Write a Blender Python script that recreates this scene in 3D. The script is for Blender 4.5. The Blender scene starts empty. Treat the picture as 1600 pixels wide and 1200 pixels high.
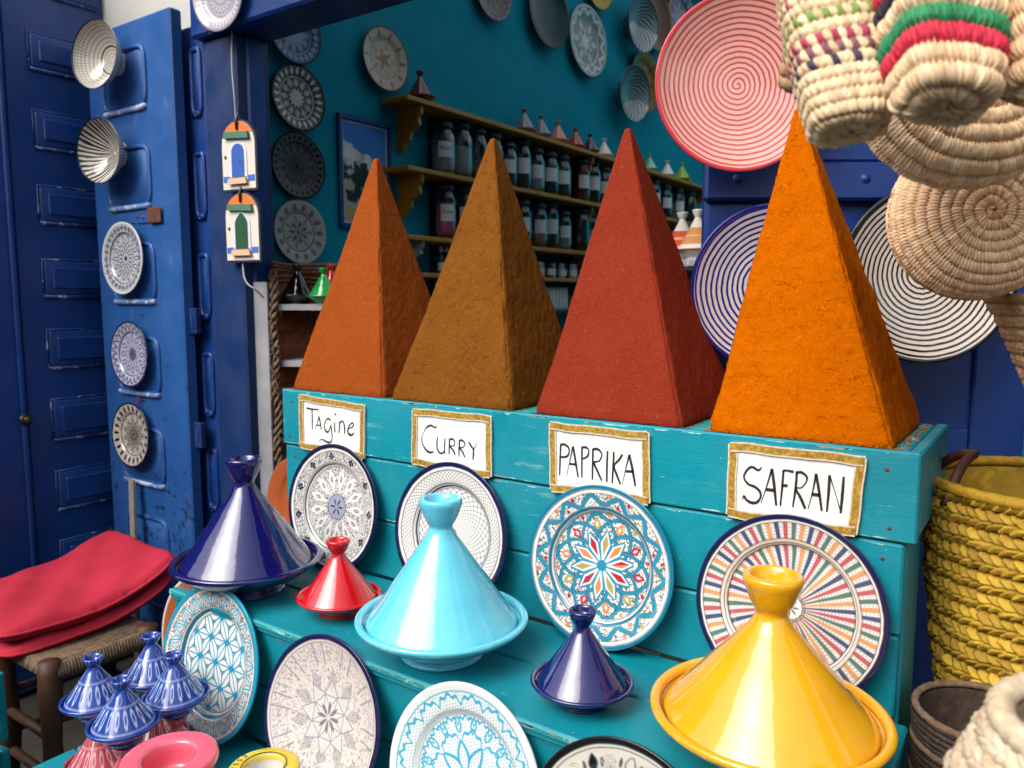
import bpy, bmesh, math, random
import numpy as np
from mathutils import Matrix, Vector, Quaternion
R = math.radians
PI = math.pi
SC = bpy.context.scene
COL = SC.collection
rnd = random.Random(7)

# ------------------------------------------------------------------ camera, sky, sun, exposure
cam_d = bpy.data.cameras.new('camera'); cam = bpy.data.objects.new('camera', cam_d); COL.objects.link(cam)
cam.location = (0, 0, 1.45); cam.rotation_euler = (R(90 - 6.314), 0, R(35))
cam_d.sensor_width = 36; cam_d.lens = 27.45; cam_d.clip_start = .02; cam_d.clip_end = 300
cam_d.dof.use_dof = True; cam_d.dof.focus_distance = 1.5; cam_d.dof.aperture_fstop = 5.0
SC.camera = cam
SUN_EL, SUN_AZ = 44, 192            # azimuth clockwise from +Y: behind the viewer, a little to the left
w = bpy.data.worlds.new('World'); SC.world = w; w.use_nodes = True
wn = w.node_tree; bg = wn.nodes['Background']
sky = wn.nodes.new('ShaderNodeTexSky'); sky.sky_type = 'NISHITA'; sky.sun_disc = False
sky.sun_elevation = R(SUN_EL); sky.sun_rotation = R(SUN_AZ); sky.air_density = 1.0; sky.dust_density = 4.0; sky.ozone_density = 1.0
hs = wn.nodes.new('ShaderNodeHueSaturation'); hs.inputs['Saturation'].default_value = .35
wn.links.new(sky.outputs[0], hs.inputs['Color']); wn.links.new(hs.outputs[0], bg.inputs['Color'])
bg.inputs['Strength'].default_value = .14
sun_d = bpy.data.lights.new('sun', 'SUN'); sun_d.energy = 1.4; sun_d.angle = R(50); sun_d.color = (1, .96, .9)
sun = bpy.data.objects.new('sun', sun_d); COL.objects.link(sun)
sd = Vector((math.sin(R(SUN_AZ)) * math.cos(R(SUN_EL)), math.cos(R(SUN_AZ)) * math.cos(R(SUN_EL)), math.sin(R(SUN_EL))))
sun.rotation_euler = sd.to_track_quat('Z', 'Y').to_euler(); sun.location = (0, -2, 6)
vs = SC.view_settings; vs.view_transform = 'Standard'; vs.look = 'None'; vs.gamma = 1; vs.use_curve_mapping = False
vs.exposure = 1.02

# ------------------------------------------------------------------ helpers
def lin(h):
    if isinstance(h, str):
        h = h.lstrip('#'); h = [int(h[i:i+2], 16) / 255 for i in (0, 2, 4)]
        return tuple(c / 12.92 if c <= .04045 else ((c + .055) / 1.055) ** 2.4 for c in h)
    return tuple(h)
def tag(o, label=None, cat=None, group=None, kind=None):
    if label: o['label'] = label
    if cat: o['category'] = cat
    if group: o['group'] = group
    if kind: o['kind'] = kind
    return o
def mesh_of(name, V, F, mat, smooth=True, col=None):
    V = np.asarray(V, np.float32).reshape(-1, 3)
    me = bpy.data.meshes.new(name)
    if isinstance(F, np.ndarray):
        k = F.shape[1]; m = len(F)
        me.vertices.add(len(V)); me.vertices.foreach_set('co', V.ravel())
        me.loops.add(m * k); me.loops.foreach_set('vertex_index', F.astype(np.int32).ravel())
        me.polygons.add(m); me.polygons.foreach_set('loop_start', np.arange(0, m * k, k, dtype=np.int32))
        me.update(calc_edges=True)
    else:
        me.from_pydata(V.tolist(), [], F); me.update()
    if smooth: me.polygons.foreach_set('use_smooth', np.ones(len(me.polygons), bool))
    if col is not None:
        a = me.color_attributes.new('Col', 'FLOAT_COLOR', 'POINT')
        c = np.ones((len(V), 4), np.float32); c[:, :3] = col
        a.data.foreach_set('color', c.ravel())
    if mat: me.materials.append(mat)
    return me
def link(name, me, parent=None, loc=None, rot=None, mat4=None):
    o = bpy.data.objects.new(name, me); COL.objects.link(o)
    if parent: o.parent = parent
    if mat4 is not None: o.matrix_local = mat4
    if loc is not None: o.location = loc
    if rot is not None: o.rotation_euler = rot
    return o
def empty(name, loc=(0, 0, 0), rz=0, label=None, cat=None, group=None):
    o = link(name, None, loc=loc, rot=(0, 0, rz)); o.empty_display_size = .05
    return tag(o, label, cat, group)
def copy_tree(o, parent=None):
    c = o.copy(); COL.objects.link(c)
    if parent: c.parent = parent
    for ch in list(o.children): copy_tree(ch, c)
    return c
def frame(loc, n, up=(0, 0, 1), roll=0):
    n = Vector(n).normalized(); u = Vector(up); x = u.cross(n).normalized(); y = n.cross(x)
    m = Matrix((x, y, n)).transposed().to_4x4(); m.translation = Vector(loc)
    return m @ Matrix.Rotation(roll, 4, 'Z')
def grid(P, wrap=False):
    """P (nu,nv,3) -> V,F ; wrap closes the second index"""
    nu, nv = P.shape[:2]; I = np.arange(nu * nv).reshape(nu, nv)
    if wrap: J = np.concatenate([I, I[:, :1]], 1)
    else: J = I
    F = np.stack([J[:-1, :-1], J[:-1, 1:], J[1:, 1:], J[1:, :-1]], -1).reshape(-1, 4)
    return P.reshape(-1, 3), F
def lathe(prof, n=48, wob=None):
    p = np.asarray(prof, float); t = np.linspace(0, 2 * PI, n, endpoint=False)
    P = np.stack([p[:, :1] * np.cos(t), p[:, :1] * np.sin(t), np.repeat(p[:, 1:2], n, 1)], -1)
    return grid(P, True)
def spline(pts, n):
    """Catmull-Rom through points, n samples"""
    p = np.asarray(pts, float); q = np.vstack([2 * p[0] - p[1], p, 2 * p[-1] - p[-2]]); m = len(p) - 1
    s = np.linspace(0, m - 1e-6, n); i = s.astype(int); f = (s - i)[:, None]
    a, b, c, d = q[i], q[i + 1], q[i + 2], q[i + 3]
    return .5 * (2 * b + (c - a) * f + (2 * a - 5 * b + 4 * c - d) * f * f + (3 * b - a - 3 * c + d) * f ** 3)
class MB:
    def __init__(s): s.V = []; s.F = []; s.n = 0
    def add(s, V, F):
        V = np.asarray(V, float).reshape(-1, 3); s.V.append(V); s.F += [[int(i) + s.n for i in f] for f in F]; s.n += len(V); return s
    def box(s, c, d, rot=None, bev=.003, seg=1):
        bm = bmesh.new(); bmesh.ops.create_cube(bm, size=1, matrix=Matrix.Diagonal((d[0], d[1], d[2], 1)))
        b = min(bev, min(d) * .45)
        if b > 0: bmesh.ops.bevel(bm, geom=bm.edges[:], offset=b, segments=seg, profile=.6, affect='EDGES')
        m = (rot if rot is not None else Matrix.Identity(3)); m = m.to_4x4(); m.translation = Vector(c)
        bm.transform(m); bm.verts.index_update()
        s.add([v.co[:] for v in bm.verts], [[v.index for v in f.verts] for f in bm.faces]); bm.free(); return s
    def tube(s, pts, r, n=8, caps=True):
        p = np.asarray(pts, float); m = len(p); r = np.broadcast_to(np.asarray(r, float), (m,))
        T = np.gradient(p, axis=0); T /= np.linalg.norm(T, axis=1)[:, None] + 1e-12
        u = np.cross(T[0], (0, 0, 1)); u = u if np.linalg.norm(u) > .1 else np.cross(T[0], (1, 0, 0)); u /= np.linalg.norm(u)
        a = np.linspace(0, 2 * PI, n, endpoint=False); P = np.zeros((m, n, 3))
        for i in range(m):
            u = u - T[i] * (u @ T[i]); u /= np.linalg.norm(u); v = np.cross(T[i], u)
            P[i] = p[i] + r[i] * (np.cos(a)[:, None] * u + np.sin(a)[:, None] * v)
        V, F = grid(P, True); F = F[:, ::-1].tolist()
        if caps: F += [list(range(n)), list(range((m - 1) * n, m * n))[::-1]]
        return s.add(V, F)
    def lathe(s, prof, n=32, m=None):
        V, F = lathe(prof, n); V = V if m is None else (np.c_[V, np.ones(len(V))] @ np.array(m).T)[:, :3]
        return s.add(V, F.tolist())
    def build(s, name, mat, parent=None, smooth=False, **k):
        return link(name, mesh_of(name, np.vstack(s.V), s.F, mat, smooth), parent, **k)
def wobble(x, y, s=0):
    return (np.sin(x * 1.7 + s) + np.sin(y * 2.3 + s * 1.3 + 1) + np.sin((x + y) * 3.1 + s * 2.1) * .6 + np.sin((x - y) * 5.3 + s * .7) * .4) / 3
def hash2(i, j):
    v = np.sin(i * 127.1 + j * 311.7) * 43758.5453
    return v - np.floor(v)
def vnoise(x, y, seed=0):
    i = np.floor(x); j = np.floor(y); f = x - i; g = y - j; f = f * f * (3 - 2 * f); g = g * g * (3 - 2 * g); i = i + seed * 17.
    return (hash2(i, j) * (1 - f) + hash2(i + 1, j) * f) * (1 - g) + (hash2(i, j + 1) * (1 - f) + hash2(i + 1, j + 1) * f) * g
def fbm(x, y, o=4, seed=0):
    v = 0; a = .5
    for k in range(o): v = v + a * vnoise(x * 2 ** k, y * 2 ** k, seed + k); a *= .5
    return v

# ------------------------------------------------------------------ materials
class Mat:
    def __init__(s, name, rough=.5, **k):
        s.m = bpy.data.materials.new(name); s.m.use_nodes = True; s.t = s.m.node_tree; s.b = s.t.nodes['Principled BSDF']
        s.b.inputs['Roughness'].default_value = rough
        for a, v in k.items(): s.b.inputs[a.replace('_', ' ')].default_value = v
        s.tc = None
    def n(s, ty, **k):
        nd = s.t.nodes.new('ShaderNode' + ty)
        for a, v in k.items():
            if a.startswith('i_'):
                key = a[2:]; key = int(key) if key.isdigit() else key.replace('_', ' ')
                s.set(nd.inputs[key], v)
            else: setattr(nd, a, v)
        return nd
    def set(s, inp, v):
        if isinstance(v, bpy.types.NodeSocket): s.t.links.new(v, inp)
        elif isinstance(v, bpy.types.Node): s.t.links.new(v.outputs[0], inp)
        else: inp.default_value = (*v, 1) if isinstance(v, tuple) and len(v) == 3 and inp.type == 'RGBA' else v
    def co(s, scale=(1, 1, 1), world=False):
        if s.tc is None: s.tc = s.n('TexCoord') if not world else s.n('NewGeometry')
        return s.n('Mapping', i_Vector=s.tc.outputs['Object' if not world else 'Position'], i_Scale=scale)
    def noise(s, sc, det=4, rough=.55, scale=(1, 1, 1), dist=0): return s.n('TexNoise', i_Vector=s.co(scale), i_Scale=sc, i_Detail=det, i_Roughness=rough, i_Distortion=dist).outputs['Fac']
    def ramp(s, f, stops):
        r = s.n('ValToRGB', i_Fac=f); e = r.color_ramp.elements
        while len(e) < len(stops): e.new(.5)
        for q, (p, c) in zip(e, stops): q.position = p; q.color = (*c, 1) if len(c) == 3 else c
        return r.outputs['Color']
    def mix(s, f, a, b, mode='MIX'):
        m = s.n('Mix', data_type='RGBA', blend_type=mode); s.set(m.inputs[0], f); s.set(m.inputs[6], a); s.set(m.inputs[7], b); return m.outputs[2]
    def math(s, op, a, b=0, c=0): return s.n('Math', operation=op, i_0=a, i_1=b, i_2=c).outputs[0]
    def bump(s, h, strength=.3, dist=.002, prev=None):
        b = s.n('Bump', i_Height=h, i_Strength=strength, i_Distance=dist)
        if prev is not None: s.set(b.inputs['Normal'], prev)
        return b.outputs[0]
    def color(s, c): s.set(s.b.inputs['Base Color'], c); return s
    def normal(s, x): s.set(s.b.inputs['Normal'], x); return s
    def rough(s, x): s.set(s.b.inputs['Roughness'], x); return s
BW = [(0, (0, 0, 0)), (1, (1, 1, 1))]
def step_ramp(m, f, a, b): return m.ramp(f, [(a, (0, 0, 0)), (b, (1, 1, 1))])
def paint(name, c, c2, chip, chip_amt=.66, rough=.45, grain=(1, 8, 8), bump=.25, chip_scale=14, scratch=None, low=None, spec=.5):
    """brushed house paint with uneven coats, scuffs and chips"""
    m = Mat(name, rough, Specular_IOR_Level=spec)
    base = m.mix(step_ramp(m, m.noise(3, 5), .35, .65), lin(c), lin(c2))
    streak = m.noise(30, 3, scale=grain)
    base = m.mix(.3, base, m.mix(streak, (.25, .25, .25), (1, 1, 1)), 'MULTIPLY')
    msk = step_ramp(m, m.noise(chip_scale, 8, .7), chip_amt, chip_amt + .02)
    fine = step_ramp(m, m.noise(90, 4, .7), .68, .72)
    base = m.mix(m.math('MULTIPLY', fine, .5), base, lin(chip))
    base = m.mix(msk, base, lin(chip))
    if scratch:                       # long pale scuffs and rubbed patches
        s1 = m.math('MULTIPLY', step_ramp(m, m.noise(7, 8, .75, scale=(1, 7, 7)), .57, .66), step_ramp(m, m.noise(2.2, 4), .5, .6))
        s2 = step_ramp(m, m.noise(34, 6, .75, scale=(.5, 5, 5)), .66, .7)
        base = m.mix(m.math('MULTIPLY', s1, .38), base, lin(scratch)); base = m.mix(m.math('MULTIPLY', s2, .5), base, lin(scratch))
        base = m.mix(m.math('MULTIPLY', step_ramp(m, m.noise(4, 6, .7), .55, .75), .3), base, lin('#0a4a50'))
    if low:                           # flaked paint, thicker near the foot of the leaf
        zz = m.n('SeparateXYZ', i_0=m.tc.outputs['Object']).outputs['Z']
        th = m.math('ADD', m.noise(26, 8, .75), m.math('MULTIPLY', m.math('SUBTRACT', 1.25, zz), .085))
        fl = step_ramp(m, th, .625, .64); base = m.mix(fl, base, lin(low))
        sc_ = step_ramp(m, m.noise(12, 8, .8, scale=(1, 1, .35)), .6, .72); base = m.mix(m.math('MULTIPLY', sc_, .35), base, lin('#8fa9c8'))
    m.color(base)
    m.rough(m.ramp(m.noise(9, 4), [(.3, (rough - .1,) * 3), (.7, (rough + .2,) * 3)]))
    h = m.math('SUBTRACT', m.math('MULTIPLY', streak, .5), m.math('MULTIPLY', msk, .8))
    m.normal(m.bump(m.noise(5, 6), bump * .6, .01, m.bump(h, bump, .0015)))
    return m.m
def glaze(name, c, c2=None, rough=.05, var=.35):
    """one-colour pottery glaze, uneven thickness, slight throwing rings"""
    m = Mat(name, rough, Coat_Weight=.6, Coat_Roughness=.04, IOR=1.52)
    f = m.noise(8, 5, .6, scale=(1.6, 1.6, .5)); g = m.noise(60, 3, scale=(.3, .3, 1))
    m.color(m.mix(m.math('MULTIPLY', step_ramp(m, f, .3, .75), var), lin(c), lin(c2 or c)))
    m.color(m.mix(m.math('MULTIPLY', step_ramp(m, m.noise(190, 2), .72, .75), .5), m.b.inputs['Base Color'].links[0].from_socket, lin(c2 or c)))
    m.rough(m.ramp(m.noise(25, 3), [(.35, (rough,) * 3), (.75, (rough + .1,) * 3)]))
    m.normal(m.bump(m.noise(9, 3, scale=(1, 1, 1.6)), .5, .005, m.bump(g, .5, .0016)))
    return m.m
def painted_glaze(name, rough=.1, coat=.5):
    m = Mat(name, rough, Coat_Weight=coat, Coat_Roughness=.05, Specular_IOR_Level=.5 if coat else .14)
    a = m.n('Attribute', attribute_name='Col')
    m.color(m.mix(m.math('MULTIPLY', m.noise(26, 5, .65), .42), a.outputs['Color'], (.72, .70, .68), 'MULTIPLY'))
    m.normal(m.bump(m.noise(10, 3), .2, .003, m.bump(m.noise(70, 2), .08, .0008)))
    return m.m
def plain(name, c, rough=.5, c2=None, sc=12, bump=.15, det=4, metal=0, **k):
    m = Mat(name, rough, Metallic=metal, **k)
    m.color(m.mix(step_ramp(m, m.noise(sc, det), .35, .65), lin(c), lin(c2 or c)))
    m.normal(m.bump(m.noise(sc * 4, 4), bump, .002)); return m.m
def attr_mat(name, rough=.7, bump=.2, sc=120, dist=.001, **k):
    m = Mat(name, rough, **k); a = m.n('Attribute', attribute_name='Col')
    m.color(m.mix(m.math('MULTIPLY', m.noise(sc, 4), .3), a.outputs['Color'], (.6, .52, .45), 'MULTIPLY'))
    m.normal(m.bump(m.noise(sc, 4, scale=(1, 1, 1)), bump, dist)); return m.m
def spice(name, c, c2, c3, crack=.5):
    """packed powder: grain, clumps, short cracks"""
    m = Mat(name, .95, Specular_IOR_Level=.02)
    big = step_ramp(m, m.noise(9, 6, .7), .3, .75); fine = m.noise(260, 3, .6)
    c_ = m.mix(big, lin(c), lin(c2))
    c_ = m.mix(m.math('MULTIPLY', step_ramp(m, fine, .52, .68), .55), c_, lin(c3))
    pit = step_ramp(m, m.noise(300, 3, .7), .58, .66); c_ = m.mix(m.math('MULTIPLY', pit, .35), c_, tuple(v * .45 for v in lin(c2)))
    fleck = step_ramp(m, m.noise(150, 2, .5), .71, .74)
    c_ = m.mix(m.math('MULTIPLY', fleck, .08), c_, (.9, .6, .3))
    m.color(c_)
    lv = m.noise(20, 2.5, .5, scale=(1, 1, 1.9), dist=.3); ab = m.math('ABSOLUTE', m.math('SUBTRACT', lv, .5))
    ln = m.math('SUBTRACT', 1, step_ramp(m, ab, .002, .009)); lv2 = m.noise(38, 2, .5, scale=(1, 1, 2.2), dist=.2)
    ln2 = m.math('SUBTRACT', 1, step_ramp(m, m.math('ABSOLUTE', m.math('SUBTRACT', lv2, .52)), .003, .012))
    gate = step_ramp(m, m.noise(60, 2), .53, .6); crk = m.math('MULTIPLY', m.math('MAXIMUM', ln, ln2), gate)
    m.color(m.mix(m.math('MULTIPLY', crk, .16 * crack), m.b.inputs['Base Color'].links[0].from_socket, tuple(v * .35 for v in lin(c2))))
    n1 = m.bump(m.math('MULTIPLY', crk, -1), min(1, crack), .006)
    n2 = m.bump(m.noise(95, 7, .75), .8, .0032, n1)
    m.normal(m.bump(fine, .7, .002, n2)); return m.m
def wood(name, c, c2, axis=(1, 1, 12), rough=.6, sc=4):
    m = Mat(name, rough); ax = tuple(12 / max(a, 1) for a in axis)
    f = m.noise(sc, 6, .6, scale=ax, dist=.6); g = m.noise(sc * 6, 4, .6, scale=ax)
    m.color(m.mix(g, m.mix(step_ramp(m, f, .3, .7), lin(c), lin(c2)), lin(c2)))
    m.normal(m.bump(g, .35, .002)); return m.m
def glass_mat(name, c=(.9, .96, .95), rough=.03):
    m = Mat(name, rough, Transmission_Weight=1.0, IOR=1.42); m.color(m.mix(m.noise(20), c, (.98, 1, 1))); return m.m

M = {}
M['teal'] = paint('teal_stand_paint', '#078c9c', '#068292', '#a9b7ac', .72, .42, (1, 14, 14), bump=.5, scratch='#8fc2bc')
M['teal_edge'] = paint('teal_worn_paint', '#2ba0a4', '#0f8892', '#b9c4b8', .6, .5, (1, 14, 14))
M['wall'] = paint('teal_wall_paint', '#0794ab', '#068ca2', '#0a7082', .75, .75, (3, 3, 3), .35, 5, spec=.15)
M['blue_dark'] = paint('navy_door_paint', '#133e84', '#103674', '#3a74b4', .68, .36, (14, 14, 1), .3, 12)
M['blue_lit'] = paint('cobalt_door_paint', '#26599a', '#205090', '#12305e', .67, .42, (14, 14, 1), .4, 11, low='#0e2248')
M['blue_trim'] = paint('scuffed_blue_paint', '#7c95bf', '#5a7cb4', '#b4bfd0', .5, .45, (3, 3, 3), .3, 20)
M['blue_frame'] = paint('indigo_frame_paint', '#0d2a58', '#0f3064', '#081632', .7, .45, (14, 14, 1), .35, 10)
M['blue_right'] = paint('royal_blue_wood_paint', '#1b4088', '#17367a', '#0d1d46', .68, .4, (3, 14, 14), .4, 16)
M['white_wall'] = paint('limewash', '#cfcdc6', '#bdbbb4', '#98958c', .7, .8, (3, 3, 3), .5, 7)
M['far_wall'] = paint('street_limewash', '#c9cdd0', '#b9c3cc', '#8fa2b5', .66, .85, (3, 3, 3), .5, 4)
M['ground'] = plain('paving', '#443f39', .85, '#332f2b', 5, .6)
M['ceil'] = plain('ceiling_plaster', '#b8b4a8', .9, '#a09a8e', 6, .4)
M['pg'] = painted_glaze('painted_plate_glaze'); M['pgw'] = painted_glaze('wall_plate_glaze', .28, .0)
M['terra'] = plain('bare_terracotta', '#b5603c', .7, '#a04e30', 30, .3)
M['wire'] = plain('wire', '#50483c', .4, metal=.8)
M['navy'] = glaze('navy_glaze', '#12135a', '#0a0a3c'); M['red'] = glaze('red_glaze', '#c90f1e', '#a50814')
M['sky'] = glaze('sky_blue_glaze', '#58bfd8', '#74cfe2', var=.6); M['yellow'] = glaze('yellow_glaze', '#d8980e', '#e4aa1c', var=.7)
M['paper'] = plain('sign_card', '#e9e7e2', .75, '#dedbd5', 20, .05)
M['ink'] = plain('black_ink', '#221c24', .6)
M['gold'] = attr_mat('gold_braid', .38, .3, 400, .0006, Metallic=.35)
M['straw'] = attr_mat('woven_straw', .75, .35, 260, .0008)
M['wood_old'] = wood('old_stool_wood', '#5e3a20', '#382212')
M['wood_grey'] = wood('grey_slat_wood', '#a39a8c', '#7d756a')
M['shelf'] = wood('yellow_shelf_wood', '#c98c12', '#a8720c', (1, 12, 1), .5)
M['cloth'] = plain('red_canvas', '#b4283c', .9, '#a82236', 6, .5, Specular_IOR_Level=.3)
M['glass'] = glass_mat('jar_glass')
M['lid'] = plain('dark_jar_lid', '#1d2c40', .4)
M['black'] = plain('black_paint', '#0b0b0e', .4)
M['blackglaze'] = glaze('black_glaze', '#08090c', '#0c0d12'); M['green'] = glaze('green_glaze', '#1e8a3e', '#2a9a48')
M['maroon'] = glaze('maroon_glaze', '#5c1a2c', '#441020'); M['white'] = glaze('white_glaze', '#d8d4cc', '#c8c4ba')
M['pinkg'] = glaze('pink_glaze', '#e2657a', '#d4586e', rough=.15); M['lemon'] = glaze('lemon_glaze', '#dcc23a', '#c8ac28')
M['rope'] = plain('dry_rope', '#7b6450', .95, '#5a4636', 60, .6)
M['poster'] = attr_mat('poster_print', .35, .02)
M['iron'] = plain('rusty_iron', '#4a2a20', .7, '#6b3a26', 30, .4)
M['plaque'] = attr_mat('plaque_paint', .6, .15)
M['white_shelf'] = plain('white_shelf_board', '#a7a6aa', .6, '#8f8e92', 8, .1)

# ------------------------------------------------------------------ painted plates: colour of each point of a fine polar mesh
def c3(h): return np.array(lin(h))
def sm(d, w=.012): return np.clip(.5 - d / w, 0, 1)
def lay(c, col, m): return c + (np.asarray(col) - c) * np.asarray(m)[..., None]
def band(r, a, b, w=.01): return sm(np.maximum(a - r, r - b), w)
def line(d, hw, w=.01): return sm(np.abs(d) - hw, w)
def sect(t, n, ph=0):
    s = 2 * PI / n; k = np.floor((t - ph + s / 2) / s); return t - ph - k * s, k
def petal(r, t, n, r0, r1, wid, ph=0, pk=.5, sharp=1., kind='lens'):
    """signed distance-like value of n leaves pointing outwards from r0 to r1"""
    a, k = sect(t, n, ph); x = r * np.cos(a); y = np.abs(r * np.sin(a)); u = (x - r0) / (r1 - r0); uc = np.clip(u, 0, 1)
    q = np.where(uc < pk, uc / pk, (1 - uc) / (1 - pk))
    hw = wid * (q if kind == 'dia' else np.sin(q * PI / 2) ** sharp)
    return np.where((u < 0) | (u > 1), .05, y - hw), k
def scribble(r, t, f=1., s=0):
    x = r * np.cos(t) * 60 * f; y = r * np.sin(t) * 60 * f
    q = fbm(x * .35, y * .35, 2, s) * 9
    return np.abs(np.sin(x * .9 + q) * np.sin(y * .8 - q))
WHITE = c3('#e6e3dc')
def pat_star(r, t):                       # navy, white twelve-pointed star
    nv = c3('#14173f'); mid = c3('#6a7090'); c = np.ones(r.shape + (3,)) * WHITE
    h = scribble(r, t, 1.5); c = lay(c, nv, sm(h - .36, .3) * .82)
    bnd = band(r, .7, .915); c = lay(c, WHITE, band(r, .63, .72)); c = lay(c, WHITE, band(r, .885, .93))
    a, k = sect(t, 11); 
    for dx, dy in ((.035, 0), (-.035, 0), (0, .035), (0, -.035)):
        u = r - .805 - dx; v = r * a - dy; c = lay(c, nv, sm(np.abs(u) * 1 + np.abs(v) - .031, .012))
    d, k = petal(r, t, 13, .22, .615, .075, 0, .62, 1, 'dia'); c = lay(c, WHITE, sm(d)); 
    d, k = petal(r, t, 13, .36, .53, .03, 0, .5, 1, 'dia'); a, _ = sect(t, 13)
    c = lay(c, nv, sm(d) * (1 - line(r - .445, .004)) * (1 - line(r * a, .004)))
    c = lay(c, c3('#9aa0b6'), sm(r - .2)); c = lay(c, nv, line(r - .2, .012) * (np.sin(t * 40) > 0)); 
    d, k = petal(r, t, 6, .02, .15, .014); c = lay(c, nv, sm(d))
    for q, hw in ((.64, .005), (.68, .008), (.705, .005), (.885, .005)): c = lay(c, nv, line(r - q, hw))
    return lay(c, nv, sm(.93 - r))
def pat_net(r, t):                        # navy fish-scale net
    nv = c3('#171a46'); c = np.ones(r.shape + (3,)) * WHITE
    L = np.log(np.maximum(r, .03)); p = t * 34 / (2 * PI); q = L * 34 / (2 * PI)
    for s in (1, -1):
        f = p + s * q * 1.15; f = f - np.round(f); c = lay(c, nv, line(f, .07, .09) * sm(r - .62) * .85)
    p = t * 80 / (2 * PI); q = r * 17
    for s in (1, -1):
        f = p + s * q; f = f - np.round(f); c = lay(c, nv, line(f, .07, .1) * band(r, .715, .88) * .85)
    for a, hw in ((.63, .006), (.66, .012), (.7, .006), (.885, .006)): c = lay(c, nv, line(r - a, hw))
    c = lay(c, nv, sm(r - .05)); return lay(c, nv, sm(.93 - r))
def hatchlines(c, r, t, m, dens=1.):
    h = scribble(r, t, 1.0 * dens, 3); return lay(c, c3('#2a2622'), sm(h - .22, .1) * m * .85)
def pat_rosette(r, t):                    # turquoise ten-petal rosette with red, orange and olive lozenges
    tq = c3('#2788a6'); tqd = c3('#17708e'); bk = c3('#1c1c22'); cols = [c3('#b02440'), c3('#d0824c'), c3('#a8985a')]
    c = np.ones(r.shape + (3,)) * WHITE
    c = hatchlines(c, r, t, sm(r - .66) * sm(.3 - r)); c = hatchlines(c, r, t, band(r, .735, .895), 1.1)
    # lozenges in rings
    for n, r0, r1, wd, ph, rr in ((10, .42, .60, .06, PI / 10, 3), (20, .59, .665, .03, 0, 3), (20, .735, .80, .03, PI / 20, 3), (20, .83, .9, .035, 0, 3)):
        d, k = petal(r, t, n, r0, r1, wd, ph, .5, 1, 'dia'); cc = np.choose((k % 3).astype(int), [0, 1, 2])
        for j in range(3):
            m = sm(d) * (cc == j); c = lay(c, cols[j], m)
        d2, _ = petal(r, t, n, r0 + .05, r1 - .05, wd * .35, ph, .5, 1, 'dia')
        if n == 10: c = lay(c, WHITE, sm(d2) * .9)
    # interlaced arcs
    x = r * np.cos(t); y = r * np.sin(t)
    for k in range(10):
        a = k * 2 * PI / 10
        for s in (1, -1):
            cx, cy = .34 * np.cos(a + s * .62), .34 * np.sin(a + s * .62); d = np.hypot(x - cx, y - cy) - .335
            c = lay(c, bk, line(d, .023) * sm(r - .655) * sm(.29 - r) * .7); c = lay(c, tq, line(d, .017) * sm(r - .655) * sm(.29 - r))
    d, k = petal(r, t, 10, 0, .44, .07, 0, .62, 1, 'dia'); c = lay(c, bk, sm(d - .026) * .5); c = lay(c, tq, sm(d - .02)); c = lay(c, WHITE, sm(d + .005))
    d, k = petal(r, t, 10, .12, .385, .042, 0, .6, 1, 'dia'); cc = (k % 3).astype(int)
    for j in range(3): c = lay(c, cols[j], sm(d) * (cc == j))
    c = lay(c, tq, sm(r - .07))
    # zigzag in the rim band
    a, k = sect(t, 14); z = .735 + .155 * (np.abs(a) / (PI / 14)); d = (r - z) * .62
    c = lay(c, bk, line(d, .026) * band(r, .735, .895) * .7); c = lay(c, tq, line(d, .02) * band(r, .735, .895))
    c = lay(c, bk, line(r - .67, .005)); c = lay(c, WHITE, band(r, .675, .69)); c = lay(c, tqd, band(r, .69, .725)); c = lay(c, bk, line(r - .728, .004))
    c = lay(c, bk, line(r - .895, .004)); c = lay(c, WHITE, band(r, .9, .938)); c = lay(c, bk, line(r - .943, .005)); return lay(c, tqd, sm(.95 - r))
def pat_rays(r, t):                       # multi-colour rays with dotted gaps
    nv = c3('#1b1f45'); cols = [c3('#b84a58'), c3('#2d4070'), c3('#d5935a'), c3('#436f66')]
    c = np.ones(r.shape + (3,)) * WHITE; bk = c3('#24202a')
    for lo, hi, n in ((.13, .665, 44), (.735, .915, 60)):
        tw = t + .05 * np.sin(5 * t) / n * 6; a, k = sect(tw, n); y = np.abs(r * a); wdt = .27 * 2 * PI / n * r
        m = band(r, lo, hi)
        for j in range(4): c = lay(c, cols[j] * (1 + .25 * (fbm(r * 30, t * 30, 2) - .4))[..., None], sm(y - wdt, .008) * m * (k % 4 == j) * .95)
        c = lay(c, bk, line(y - wdt - .004, .002, .006) * m * .45)
        a2, k2 = sect(tw, n, PI / n); dd = np.hypot(r * a2, (r * 28 - np.round(r * 28)) / 28); c = lay(c, bk, sm(dd - .0055, .006) * m * (r > .3))
    c = lay(c, WHITE, sm(r - .13)); d, _ = petal(r, t, 8, .01, .1, .012); c = lay(c, c3('#3f7468'), sm(d))
    for q, hw in ((.13, .006), (.155, .004), (.665, .006), (.735, .005), (.695, .004), (.915, .005)): c = lay(c, bk, line(r - q, hw))
    c = lay(c, c3('#dcc7b4'), band(r, .703, .73) * .7); return lay(c, nv, sm(.94 - r))
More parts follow.
